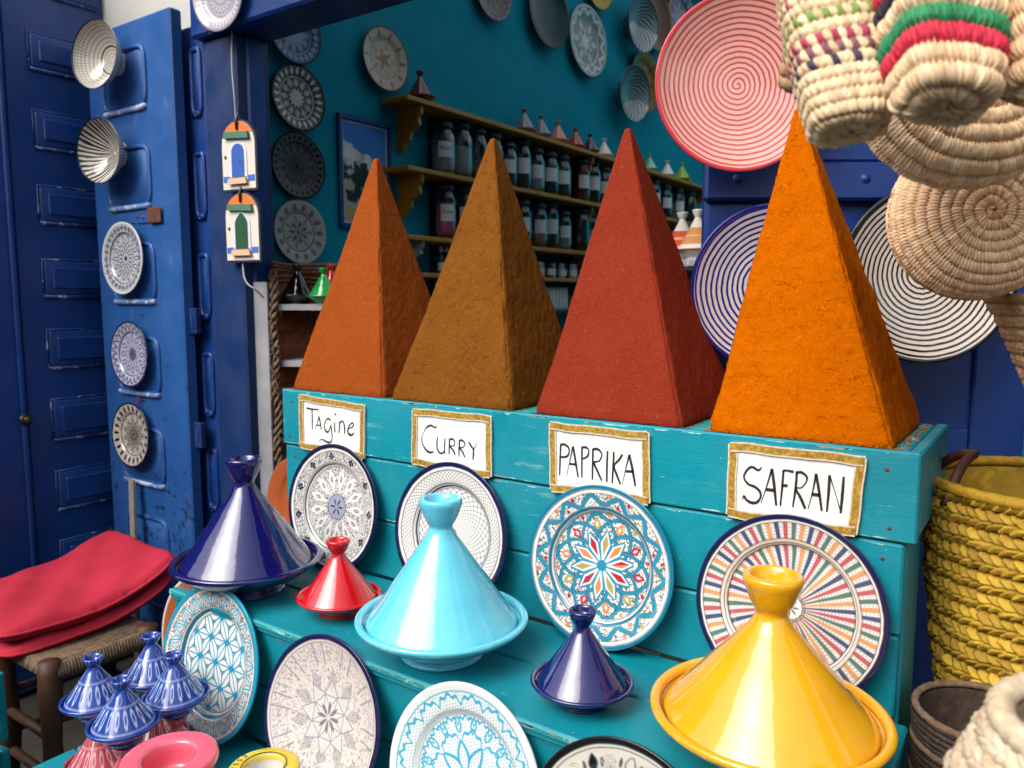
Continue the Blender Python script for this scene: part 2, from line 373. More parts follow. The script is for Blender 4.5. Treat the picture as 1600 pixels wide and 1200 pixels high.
def pat_flower(r, t):                     # turquoise petal lattice
    tq = c3('#2aa3c6'); tqd = c3('#1d7f9c'); bk = c3('#26282c'); c = np.ones(r.shape + (3,)) * WHITE
    c = hatchlines(c, r, t, np.ones_like(r), .9)
    x = r * np.cos(t); y = r * np.sin(t); A = .335; H = A * math.sqrt(3) / 2
    hs_ = hash2(np.round(x / .1), np.round(y / .1)); rd = fbm(x * 12, y * 12, 2, 5)
    c = lay(c, c3('#c06a4a'), sm(np.abs(rd - .5) - .05, .05) * .6)
    for k in range(3):
        a = k * PI / 3; X = x * np.cos(a) + y * np.sin(a); Y = -x * np.sin(a) + y * np.cos(a); m = np.round(Y / H); yy = np.abs(Y - m * H)
        xx = ((X - m * A / 2) / A) % 1.; hw = .25 * A * np.sin(PI * xx) ** .8; d = yy - hw
        inner = sm(r - .61)
        c = lay(c, bk, sm(d - .008) * inner * .8); c = lay(c, tq, sm(d) * inner); c = lay(c, WHITE, sm(d + .016) * inner)
        c = lay(c, tq, (line(yy, .010) * sm(d) + sm(d) * sm(np.minimum(xx, 1 - xx) - .1, .12)) * inner)
        c = lay(c, tq, line(d + .008, .004) * inner)
    for ph, s in ((0, 1), (PI / 22, -1)):
        d, k = petal(r, t + s * .55 * (r - .8), 22, .715, .91, .05, ph * 1.0); m = band(r, .71, .915)
        c = lay(c, bk, sm(d - .008) * m * .6); c = lay(c, WHITE, sm(d) * m); a_, _ = sect(t + s * .55 * (r - .8), 22, ph)
        c = lay(c, tq, line(r * a_, .012) * sm(d) * m); c = lay(c, tq, line(d + .008, .005) * m)
    c = lay(c, bk, line(r - .62, .005)); c = lay(c, WHITE, band(r, .625, .645)); c = lay(c, tqd, band(r, .648, .69)); c = lay(c, WHITE, band(r, .692, .708)); c = lay(c, bk, line(r - .711, .004))
    c = lay(c, WHITE, band(r, .91, .93)); c = lay(c, bk, line(r - .935, .004)); return lay(c, c3('#1f94b0'), sm(.94 - r))
def pat_grey(r, t):                       # faded grey star in a navy rim
    nv = c3('#161846'); g = c3('#858894'); g2 = c3('#5a5e70'); c = np.ones(r.shape + (3,)) * c3('#ddd2ca')
    a, k = sect(t, 10); x = r * np.cos(a); y = r * np.sin(a)
    c = lay(c, g, line(np.abs(y) - .05 - .06 * (x - .35), .008) * band(r, .62, .9)); h = scribble(r, t, .8)
    c = lay(c, g, sm(h - .2, .15) * band(r, .64, .88) * .7); c = lay(c, g, sm(scribble(r, t, .7, 6) - .14, .15) * band(r, .3, .62) * .55)
    d, _ = petal(r, t, 10, .3, .62, .09, PI / 10, .5, 1, 'dia'); hat = np.abs(np.sin(r * 120 + a * 60)); c = lay(c, g2, sm(d) * sm(hat - .6, .3) * .85)
    d, _ = petal(r, t, 8, .12, .46, .11, 0, .45, 1, 'dia'); c = lay(c, g, line(d, .007)); c = lay(c, c3('#d8d2cf'), sm(d + .01) * .7)
    d, _ = petal(r, t, 8, .02, .2, .025); c = lay(c, g2, sm(d) * .8)
    c = lay(c, g, line(r - .25 - .02 * np.abs(np.sin(4 * t)), .006)); c = lay(c, g, line(r - .9, .005)); c = lay(c, g, sm(np.hypot(x - .56, np.abs(y) - .1) - .012))
    return lay(c, nv, sm(.935 - r))
def pat_lace(r, t):                       # turquoise scallops with dotted filling
    tq = c3('#3fa6c0'); gr = c3('#7f99a4'); c = np.ones(r.shape + (3,)) * c3('#e2e2e0')
    x = r * np.cos(t) * 27; y = r * np.sin(t) * 27; dd = np.hypot(x - np.round(x + 0), (y + .5 * (np.round(x) % 2)) - np.round(y + .5 * (np.round(x) % 2)))
    c = lay(c, c3('#5d8ea0'), sm(dd - .24, .2) * .85)
    def scal(c, n, r0, amp, ph, lw, side=1):
        a, k = sect(t, n, ph); s = np.abs(a) / (PI / n); z = r0 + amp * (1 - s ** 2) * side + .02 * np.cos(s * PI * 3); d = r - z
        c = lay(c, c3('#e2e2e0'), line(d, lw * 2.6)); return lay(c, tq, line(d, lw * 1.5))
    c = scal(c, 16, .78, .08, 0, .014); c = scal(c, 16, .56, .06, PI / 16, .012); c = scal(c, 8, .36, .12, 0, .013)
    d, _ = petal(r, t, 8, .02, .38, .07, PI / 8); c = lay(c, c3('#e2e2e0'), line(d, .03)); c = lay(c, tq, line(d, .019)); d, _ = petal(r, t, 16, .45, .63, .035, 0); c = lay(c, tq, line(d, .012))
    c = lay(c, c3('#e2e2e0'), band(r, .645, .71)); c = lay(c, gr, line(r - .65, .004)); c = lay(c, gr, line(r - .705, .004)); c = lay(c, tq, line(r - .9, .007)); return lay(c, c3('#dfe0de'), sm(.915 - r))
def pat_black(r, t):                      # black leaves on cream
    bk = c3('#141416'); g = c3('#5f605e'); c = np.ones(r.shape + (3,)) * c3('#d9d0c2')
    for n, r0, r1, wd, ph in ((12, .68, .86, .05, 0), (24, .72, .82, .012, PI / 24), (8, .3, .6, .06, 0)):
        d, k = petal(r, t + .3 * (r - .7), n, r0, r1, wd, ph); c = lay(c, bk, sm(d) * (k % 2 == 0)); c = lay(c, g, line(d, .008))
    a, k = sect(t, 12, PI / 12); x = r * np.cos(a) - .78; y = r * np.sin(a); c = lay(c, g, line(np.sin(np.hypot(x, y) * 150), .3, .4) * sm(np.hypot(x, y) - .075) * .8)
    for q, hw in ((.63, .01), (.66, .005), (.9, .005)): c = lay(c, bk, line(r - q, hw))
    return lay(c, bk, sm(.93 - r))
def pat_spiral(dark, light, n=15, edge=None, w=.5, glow=None):
    d_, l_ = c3(dark), c3(light); e_ = c3(edge or dark)
    def f(r, t):
        s = r * n + t / (2 * PI) + .05 * np.sin(3 * t + r * 9); v = np.abs(s - np.floor(s) - .5) * 2
        c = np.ones(r.shape + (3,)) * l_; k = sm(v - w, .22)
        if glow is not None: c = lay(c, c3(glow), np.full(r.shape, .8) * (1 - k) * sm(v - w - .25, .2))
        c = lay(c, d_, k); return lay(c, e_, sm(.955 - r))
    return f
def pat_mandala(bgc, fg, n=12, edge=None, seed=0, inner=.62, fill=None, petals=3, dens=.35):
    b, f_, e = c3(bgc), c3(fg), c3(edge or bgc); q = random.Random(seed)
    ps = []
    for j in range(petals):
        r1 = inner * (1 - j / petals) ; r0 = max(.02, r1 - inner * q.uniform(.38, .6)); ps.append((n if j % 2 == 0 else n, r0, r1, q.uniform(.05, .09) * (r1 + .3), (PI / n) * (j % 2), q.random() < .5))
    kind = q.randint(0, 2)
    def f(r, t):
        c = np.ones(r.shape + (3,)) * b; c = lay(c, f_, sm(scribble(r, t, 1.1, seed) - .09 - .25 * (dens > .5), .1) * dens)
        for nn, r0, r1, wd, ph, solid in ps:
            d, k = petal(r, t, nn, r0, r1, wd, ph)
            c = lay(c, b, sm(d - .01)); c = lay(c, f_ if fill is None else c3(fill), (sm(d) if solid else line(d, .014)) * .95); c = lay(c, b if solid else f_, sm(d + wd * .55))
        c = lay(c, f_, band(r, inner + .03, inner + .055)); nb = n * 2
        if kind == 0:
            d, k = petal(r, t, nb, inner + .1, .9, .06); c = lay(c, f_, line(d, .014)); c = lay(c, f_, sm(d + .035))
        elif kind == 1:
            a, k = sect(t, nb); z = inner + .1 + (.87 - inner - .05) * np.abs(a) / (PI / nb); c = lay(c, f_, line((r - z) * .5, .014) * band(r, inner + .09, .92)); c = lay(c, f_, line((r - z - .06) * .5, .008) * band(r, inner + .09, .92))
        else:
            d, k = petal(r, t, nb, inner + .09, .92, .05); c = lay(c, f_, sm(d))
        c = lay(c, f_, sm(r - .035)); return lay(c, e, sm(.945 - r))
    return f
PROF_PLATE = [(.001, 0), (.3, 0), (.6, .004), (.66, .02), (.70, .065), (.74, .08), (.85, .10), (.95, .125), (.985, .135), (1.0, .125)]
PROF_DISH = [(.001, 0), (.25, .006), (.5, .03), (.7, .075), (.85, .12), (.95, .16), (.985, .168), (1.0, .158)]
PROF_FLAT = [(.001, 0), (.4, .002), (.68, .01), (.72, .03), (.85, .05), (.96, .07), (.99, .072), (1.0, .06)]
def plate_mesh(name, Rr, pat, prof=PROF_PLATE, nr=110, nt=420, sq=1.0, mat='pg'):
    p = np.array(prof); L = np.r_[0, np.cumsum(np.hypot(*np.diff(p, axis=0).T))]
    s = np.linspace(0, L[-1], nr); rr = np.interp(s, L, p[:, 0]); zz = np.interp(s, L, p[:, 1])
    zz = np.convolve(np.pad(zz, 3, 'edge'), np.ones(7) / 7, 'valid')
    t = np.linspace(0, 2 * PI, nt, endpoint=False); RR, TT = np.meshgrid(rr, t, indexing='ij')
    wr = RR * (1 + .005 * np.sin(3 * TT + 1)) + .004 * wobble(RR * 14, TT * 7, 2) + .003 * (fbm(TT * 14, RR * 16, 2, 4) - .37); wt = TT + .007 * wobble(TT * 5, RR * 6, 5)
    c = pat(np.clip(wr, 0, 2), wt)
    c = np.clip(c, 0, 1)
    back = np.array([(1.0, p[-1, 1] - .03), (.97, p[-1, 1] - .055), (.72, .02), (.62, -.03), (.6, -.05), (.55, -.05), (.53, -.03), (.001, -.03)])
    rr2 = np.r_[rr, back[:, 0]]; zz2 = np.r_[zz, back[:, 1]]
    P = np.stack([rr2[:, None] * np.cos(t), rr2[:, None] * np.sin(t), np.repeat(zz2[:, None], nt, 1)], -1) * Rr
    P[..., 1] *= sq
    V, F = grid(P, True)
    cb = np.ones((len(back), nt, 3)) * c[-1:, :, :].mean(axis=1, keepdims=True); cb[2:] = c3('#c9b9a4')
    return mesh_of(name, V, F, M[mat], True, np.concatenate([c, cb], 0).reshape(-1, 3))
def plate(label, Rr, pat, loc, n, roll=0, cat='plate', group=None, name='plate', **k):
    o = link(name, plate_mesh(name, Rr, pat, **k), mat4=frame(loc, n, roll=roll)); return tag(o, label, cat, group)
def bowl_mesh(name, Rr, depth, pat_in, nr=70, nt=420):
    """deep conical bowl, foot behind; opening towards +Z"""
    ins = spline([(.004, -depth), (.26, -depth + .015), (.52, -depth * .82), (.76, -depth * .52), (.92, -depth * .2), (.985, .0)], nr)
    out = spline([(1.0, -.01), (.985, -.05), (.82, -depth * .5), (.56, -depth * .86), (.36, -depth - .04), (.4, -depth - .2), (.36, -depth - .21), (.3, -depth - .1), (.004, -depth - .09)], 40)
    pr = np.vstack([ins, out]); t = np.linspace(0, 2 * PI, nt, endpoint=False)
    P = np.stack([pr[:, :1] * np.cos(t), pr[:, :1] * np.sin(t), np.repeat(pr[:, 1:2], nt, 1)], -1) * Rr
    RR, TT = np.meshgrid(pr[:, 0], t, indexing='ij'); SS = np.repeat(np.r_[np.linspace(0, 1, nr), np.linspace(1.02, 2, 40)][:, None], nt, 1)
    c = np.clip(pat_in(SS, TT), 0, 1); V, F = grid(P, True); return mesh_of(name, V, F, M['pg'], True, c.reshape(-1, 3))

# ------------------------------------------------------------------ ground and buildings
def slab(name, x0, x1, y0, y1, z0, z1, mat, parent=None, bev=.003, **k):
    return MB().box(((x0 + x1) / 2, (y0 + y1) / 2, (z0 + z1) / 2), (x1 - x0, y1 - y0, z1 - z0), bev=bev).build(name, mat, parent, **k)
g = link('ground', mesh_of('ground', [(-40, -40, 0), (40, -40, 0), (40, 40, 0), (-40, 40, 0)], [[0, 1, 2, 3]], M['ground'], False)); tag(g, kind='structure')
shop = empty('shop_building', (0, 0, 0), 0, 'open fronted shop with blue frame and teal painted inner walls', 'shop')
slab('inner_wall', -2.46, -2.40, 1.66, 6.6, 0, 3.7, M['wall'], shop)
slab('back_wall', -2.40, 1.6, 6.55, 6.62, 0, 3.7, M['wall'], shop)
slab('inner_wall', 1.55, 1.62, 2.05, 6.55, 0, 3.7, M['wall'], shop)
slab('ceiling', -2.46, -2.2, 1.70, 6.62, 3.7, 3.8, M['ceil'], shop); slab('ceiling', 1.0, 1.62, 1.70, 6.62, 3.7, 3.8, M['ceil'], shop); slab('ceiling', -2.198, .998, 1.70, 1.95, 3.7, 3.8, M['ceil'], shop)
slab('shop_floor', -2.40, 1.55, 1.66, 6.55, 0.004, .03, M['ground'], shop)
slab('lower_wall', -3.08, -2.302, 1.62, 1.70, 0, 2.335, M['blue_frame'], shop)
slab('upper_wall', -3.08, -2.302, 1.623, 1.70, 2.338, 5.2, M['white_wall'], shop)
slab('upper_wall', -2.30, 3.5, 1.60, 1.70, 2.66, 5.2, M['white_wall'], shop)
slab('door_post', -2.30, -2.135, 1.56, 1.69, 0, 2.262, M['blue_frame'], shop, .008)
slab('door_stop', -2.19, -2.128, 1.60, 1.67, 0, 2.262, M['blue_dark'], shop, .006)
slab('lintel', -2.32, 3.5, 1.53, 1.70, 2.265, 2.655, M['blue_dark'], shop, .008)
slab('front_wall', .06, 3.5, 1.98, 2.08, 0, 2.263, M['blue_frame'], shop)
# the lane opposite (only ever seen in the glaze)
opp = empty('lane_building', (0, -3.2, 0), 0, 'whitewashed building across the lane behind the viewer', 'building')
slab('wall', -9, 7, -.3, 0, 0, 3.3, M['far_wall'], opp)
for x in (-4.2, -1.4, 1.6):
    d_ = slab('door', x - .5, x + .5, 0.002, .05, 0, 2.1, M['blue_dark'], opp)
    wv = slab('window', x + .75, x + 1.35, 0.002, .05, 1.2, 2.1, M['blue_dark'], opp)
# dark panelled doors on the left
def panel_row(o, axis, fixed, a0, a1, zb, zt, mat, trim, proud=.012, sgn=1):
    """raised and fielded panel with a worn lower edge"""
    if axis == 'y':
        p = MB().box((fixed + sgn * proud / 2, (a0 + a1) / 2, (zb + zt) / 2), (proud, a1 - a0, zt - zb), bev=.0058, seg=2).build('panel', mat, o, True)
        MB().box((fixed + sgn * (proud + .003), (a0 + a1) / 2, (zb + zt) / 2), (.008, a1 - a0 - .05, zt - zb - .045), bev=.0035).build('field', mat, p)
        MB().tube(np.array([(fixed + sgn * .004, a0 - .004, zb - .006), (fixed + sgn * .004, a1, zb - .006)]), .0075, 8).build('moulding', trim, p, True)
        MB().tube(np.array([(fixed + sgn * .004, a0 - .005, zb - .004), (fixed + sgn * .004, a0 - .005, zt + .004), (fixed + sgn * .004, a1, zt + .004)]), .0045, 8).build('moulding', trim, p, True)
    else:
        p = MB().box(((a0 + a1) / 2, fixed + sgn * .0015, (zb + zt) / 2), (a1 - a0 - .02, .003, zt - zb - .02), bev=.001).build('panel', mat, o, True)
        q = np.linspace(0, 2 * PI, 48, endpoint=True); cq, sq = np.cos(q), np.sin(q); kk = (np.abs(cq) ** 7 + np.abs(sq) ** 7) ** (-1 / 7)
        MB().tube(np.c_[(a0 + a1) / 2 + cq * kk * (a1 - a0) / 2, np.full(48, fixed + sgn * .002), (zb + zt) / 2 + sq * kk * (zt - zb) / 2], .0085, 8, False).build('moulding', mat, p, True)
        MB().tube(np.array([(a0 + .004, fixed + sgn * .0045, zb - .004), (a0 + .03, fixed + sgn * .005, zb - .006), (a1 - .03, fixed + sgn * .005, zb - .006), (a1 - .004, fixed + sgn * .0045, zb - .003)]), .0095, 8).build('moulding', trim, p, True)
    return p
dd = empty('panelled_door', (0, 0, 0), 0, 'dark navy panelled door at far left behind red cushion', 'door')
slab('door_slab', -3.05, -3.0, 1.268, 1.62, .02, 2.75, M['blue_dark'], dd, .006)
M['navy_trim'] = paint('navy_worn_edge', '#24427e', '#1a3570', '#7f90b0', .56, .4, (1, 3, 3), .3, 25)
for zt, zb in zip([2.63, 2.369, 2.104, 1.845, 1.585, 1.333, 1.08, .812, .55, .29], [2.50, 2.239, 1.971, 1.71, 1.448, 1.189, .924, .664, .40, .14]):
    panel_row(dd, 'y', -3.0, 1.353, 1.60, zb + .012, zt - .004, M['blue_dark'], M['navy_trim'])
ds = empty('plain_door', (0, 0, 0), 0, 'plain navy door leaf at the left edge of the picture', 'door')
slab('door_slab', -3.05, -2.998, .45, 1.262, .02, 2.75, M['blue_dark'], ds, .006)
slab('cover_strip', -2.998, -2.985, 1.243, 1.262, .02, 2.75, M['blue_dark'], ds, .005)
MB().lathe([(.001, .03), (.012, .028), (.016, .018), (.008, .006), (.02, .002), (.02, 0)], 16, Matrix.Translation((-2.985, 1.253, 1.02)) @ Matrix.Rotation(PI / 2, 4, 'Y')).build('knob', M['wire'], ds, True)
side = empty('side_building', (0, 0, 0), 0, 'building side wall that carries the navy panelled doors', 'building')
slab('wall', -3.5, -3.055, .3, 1.618, 0, 2.755, M['blue_frame'], side); slab('wall', -3.5, -3.03, .3, 1.618, 2.757, 3.2, M['white_wall'], side)
# cobalt shutter leaf that carries bowls and plates
lf = empty('shutter_leaf', (-2.64, 1.52, 0), 0, 'cobalt blue shutter leaf with chipped paint, hung with bowls and plates', 'shutter')
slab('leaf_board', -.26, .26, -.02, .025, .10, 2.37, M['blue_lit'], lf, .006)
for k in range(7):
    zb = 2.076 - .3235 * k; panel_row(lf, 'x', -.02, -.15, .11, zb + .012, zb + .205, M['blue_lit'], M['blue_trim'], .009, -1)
hp = slab('hasp', .02, .16, -.026, -.020, 1.702, 1.745, M['blue_lit'], lf, .002)
slab('iron_plate', .10, .175, -.034, -.0262, 1.698, 1.75, M['iron'], hp, .003)
for px, pz in ((.03, 1.725), (.065, 1.722)): MB().lathe([(.001, .005), (.006, .003), (.007, 0)], 10, Matrix.Translation((px, -.026, pz)) @ Matrix.Rotation(PI / 2, 4, 'X')).build('bolt', M['iron'], hp, True)
for z in (1.37, .985):
    h = slab('hinge', .26, .30, .0, .02, z - .04, z + .045, M['blue_frame'], lf, .002); slab('hinge_slot', .272, .288, -.003, -.0002, z - .02, z + .025, M['blue_dark'], h, .001)
for x, z in ((-.09, 2.30), (-.09, 1.985), (.0, 1.70), (.02, 1.385), (.0, 1.085)): MB().tube([(x, -.0, z), (x, -.03, z + .004), (x, -.034, z + .012)], .0025, 6).build('nail', M['iron'], lf, True)
l2 = empty('folded_shutter', (-2.36, 1.585, 0), 0, 'narrow dark blue shutter leaf folded behind the cobalt leaf', 'shutter')
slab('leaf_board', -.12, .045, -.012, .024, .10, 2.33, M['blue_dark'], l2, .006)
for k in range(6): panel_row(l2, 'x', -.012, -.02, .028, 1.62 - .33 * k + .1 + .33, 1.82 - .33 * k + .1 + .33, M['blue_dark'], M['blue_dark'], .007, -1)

# ------------------------------------------------------------------ the stepped stand
st = empty('display_stand', (0, 0, 0), 0, 'stepped turquoise wooden stand carrying spice pyramids, plates and tagines', 'stand')
XL, XR = -1.612, -.156
slab('tray_board', XL, XR, 1.28, 1.299, 1.0795, 1.22, M['teal'], st)
slab('tray_side', XR - .019, XR, 1.2992, 1.62, 1.085, 1.219, M['teal'], st); slab('tray_side', XL, XL + .019, 1.2992, 1.62, 1.085, 1.219, M['teal'], st)
slab('tray_back', XL + .02, XR - .02, 1.60, 1.62, 1.085, 1.215, M['teal'], st); slab('tray_deck', XL + .02, XR - .02, 1.30, 1.598, 1.202, 1.2195, M['teal_edge'], st)
for z0, z1, dx in ((.9315, 1.076, .004), (.7965, .9285, .006)): slab('board', XL + dx, XR - .012 - dx, 1.2835, 1.303, z0, z1, M['teal'], st, .0035)
slab('side_panel', XR - .032, XR - .014, 1.3035, 1.45, 0, 1.078, M['teal'], st); slab('side_panel', XL + .012, XL + .03, 1.3035, 1.45, 0, 1.078, M['teal'], st)
for y0, y1 in ((.954, 1.118), (1.121, 1.281)): slab('step_plank', XL - .004, XR + .004, y0, y1, .772, .795, M['teal'], st, .004)
slab('worn_nosing', XL - .003, XR + .003, .9505, .9575, .783, .7962, M['teal_edge'], st, .003)
for z0, z1 in ((.652, .771), (.527, .649)): slab('board', XL, XR, .962, .981, z0, z1, M['teal'], st, .0035)
for y0, y1 in ((.50, .728), (.731, .959)): slab('step_plank', XL - .004, XR + .004, y0, y1, .503, .525, M['teal'], st, .004)
for z0, z1 in ((.254, .5015), (.02, .251)): slab('board', XL, XR, .51, .529, z0, z1, M['teal'], st, .0035)
for x in (XL + .001, XR - .019):
    slab('side_panel', x, x + .018, .9815, 1.283, 0, .771, M['teal'], st); slab('side_panel', x, x + .018, .5295, .961, 0, .5015, M['teal'], st)
NAIL = mesh_of('nail', *[q if i == 0 else q.tolist() for i, q in enumerate(lathe([(.0002, .0016), (.0028, .001), (.0034, 0)], 10))], M['iron'], True)
for zz_, yy_ in ((1.19, 1.2798), (1.10, 1.2798), (1.05, 1.2833), (.955, 1.2833), (.90, 1.2833), (.75, .9618), (.68, .9618)):
    for xx_ in (-1.585, -1.10, -.645, -.19): link('nail', NAIL, st, loc=(xx_ + .013 * math.sin(zz_ * 90 + xx_ * 7), yy_, zz_), rot=(PI / 2, 0, 0))
def chips(lines, seed):
    q = random.Random(seed); mb = MB()
    for (x0, x1, y, z, hmax, dens, up) in lines:
        for _ in range(int((x1 - x0) * dens)):
            x = q.uniform(x0, x1); L = q.choice((.004, .007, .012, .02, .04)) * q.uniform(.6, 1.4); h = hmax * q.uniform(.3, 1); n = 5
            lo = [(x + L * i / n, y, z) for i in range(n + 1)]; hi = [(x + L * i / n + q.uniform(-.001, .001), y, z + up * h * (q.uniform(.3, 1) if 0 < i < n else .1)) for i in range(n, -1, -1)]
            mb.add(lo + hi, [list(range(2 * n + 2))])
    return mb
M['bare'] = plain('bare_wood_chip', '#a89a84', .85, '#7a6c58', 60, .3); M['pale_chip'] = plain('pale_undercoat', '#a8cfc8', .7, '#8fbdb8', 60, .3)
e_ = .003
for mt_, sd_, dn in ((M['bare'], 5, 13), (M['pale_chip'], 9, 20)):
    c_ = chips([(XL, XR - .04, 1.2797, 1.2165, .004, dn, -1), (XL, XR - .05, 1.2797, 1.083, .0035, dn, 1), (XL, XR - .06, 1.2832, 1.0725, .004, dn * .8, -1), (XL, XR - .06, 1.2832, .935, .003, dn * .7, 1), (XL, XR - .06, 1.2832, .925, .004, dn * .7, -1), (XL, XR - .05, .9501, .793, .006, dn * 1.6, -1), (XL, XR - .05, .9617, .7675, .003, dn * .5, -1)], sd_).build('chipped_paint', mt_, st); tag(c_, kind='stuff')
bx = empty('teal_crate', (-2.17, .57, 0), R(12), 'turquoise wooden crate edge at bottom left beside the stool', 'crate')
for z in (.10, .29, .48): slab('board', -.2, .2, -.15, -.13, z - .085, z + .085, M['teal'], bx); slab('board', -.2, .2, .13, .15, z - .085, z + .085, M['teal'], bx)
for z in (.10, .29, .48):
    for s in (-1, 1): slab('board', s * .19 - .01, s * .19 + .01, -.129, .129, z - .085, z + .085, M['teal'], bx)

# ------------------------------------------------------------------ spice pyramids
def pyramid(name, label, x0, x1, y0, y1, apex, mat, seed, zb=1.2212, rough=1.0):
    nl, ns = 150, 64; q = np.linspace(0, 1, ns, endpoint=False)
    cx, cy = (x0 + x1) / 2, (y0 + y1) / 2; hx, hy = (x1 - x0) / 2, (y1 - y0) / 2
    e = 2 * q - 1; loop = np.concatenate([np.c_[e, -np.ones(ns)], np.c_[np.ones(ns), e], np.c_[-e, np.ones(ns)], np.c_[-np.ones(ns), -e]]); n = len(loop)
    L = np.linspace(0, 1, nl); P = np.zeros((nl, n, 3)); s_ = np.arange(n) / n * 40
    corner = np.minimum.reduce([np.abs((np.arange(n) % ns)), ns - (np.arange(n) % ns)]); cf = np.exp(-(corner / 1.6) ** 2)
    for i, l in enumerate(L):
        sc = 1 - l * .965; sc *= 1 + .012 * math.sin(l * 6 + seed) ; sc = sc if l > .02 else sc * (.985 + .75 * l)
        px = cx + (apex[0] - cx) * l + loop[:, 0] * hx * sc; py = cy + (apex[1] - cy) * l + loop[:, 1] * hy * sc; pz = np.full(n, zb + (apex[2] - zb) * l)
        nx, ny = np.sign(loop[:, 0]) * (np.abs(loop[:, 0]) >= .999), np.sign(loop[:, 1]) * (np.abs(loop[:, 1]) >= .999)
        fc = np.where(np.arange(n) // ns % 2 == 0, loop[:, 0], loop[:, 1]) * sc + 50 * (np.arange(n) // ns)
        d = (fbm(fc * 4, np.full(n, l * 12), 4, seed) - .47) * .005 * rough
        d = d + (fbm(fc * 22, np.full(n, l * 60), 2, seed + 9) - .37) * .003 * rough
        d = d * min(1, .35 + sc) - cf * (.005 * min(1, sc * 3) + .005 * rough * min(1, sc * 4) * np.clip(fbm(np.full(n, l * 60), np.arange(n) // ns * 7., 2, seed) - .35, 0, 1))
        P[i] = np.c_[px + nx * d, py + ny * d, pz + (.001 * fbm(s_ * 5, np.full(n, l * 50), 2, seed))]
    top = P[-1].mean(0) + (0, 0, .004); V, F = grid(P, True); F = F.tolist(); V = np.vstack([V, top, P[0].mean(0)])
    b = (nl - 1) * n; F += [[b + j, b + (j + 1) % n, nl * n] for j in range(n)] + [[(j + 1) % n, j, nl * n + 1] for j in range(n)]
    V = V - np.array((cx, cy, zb)); q_ = random.Random(seed); cm = MB()
    for _ in range(330):
        fx = q_.uniform(-1, 1); s_z = q_.uniform(.0006, .0026); p_ = (fx * hx * 1.03, -hy - q_.uniform(-.001, .004) + .002, s_z * .4) if q_.random() < .75 else (hx + q_.uniform(0, .012), q_.uniform(-1, 1) * hy, s_z * .4 - .0015)
        cm.add([(p_[0] + s_z * a, p_[1] + s_z * b, p_[2] + s_z * c_) for a, b, c_ in ((1, 0, 0), (-.6, .8, 0), (-.5, -.9, 0), (0, 0, .9), (0, 0, -.5))], [[0, 1, 3], [1, 2, 3], [2, 0, 3], [1, 0, 4], [2, 1, 4], [0, 2, 4]])
    o = link(name, mesh_of(name, V, F, mat, True), loc=(cx, cy, zb)); tag(cm.build('crumbs', mat, o), kind='stuff'); return tag(o, label, 'spice pyramid', 'spice pyramids')
M['sp1'] = spice('tagine_spice', '#8c441a', '#843e16', '#9c5222', .45); M['sp2'] = spice('curry_spice', '#744618', '#683e14', '#885622', .6)
M['sp3'] = spice('paprika_spice', '#82301f', '#78281a', '#924028', .4); M['sp4'] = spice('saffron_spice', '#b85a00', '#ae5200', '#c86a06', .55)
pyramid('spice_pyramid', 'orange brown spice pyramid above the Tagine sign', -1.580, -1.262, 1.2845, 1.598, (-1.425, 1.445, 1.792), M['sp1'], 1)
pyramid('spice_pyramid', 'dark brown spice pyramid above the Curry sign', -1.240, -.903, 1.2845, 1.598, (-1.063, 1.445, 1.800), M['sp2'], 2, rough=1.3)
pyramid('spice_pyramid', 'brick red spice pyramid above the Paprika sign', -.850, -.534, 1.2845, 1.598, (-.729, 1.445, 1.782), M['sp3'], 3, rough=.8)
pyramid('spice_pyramid', 'bright orange spice pyramid above the Safran sign', -.492, -.192, 1.2845, 1.60, (-.399, 1.445, 1.776), M['sp4'], 4, rough=1.4)

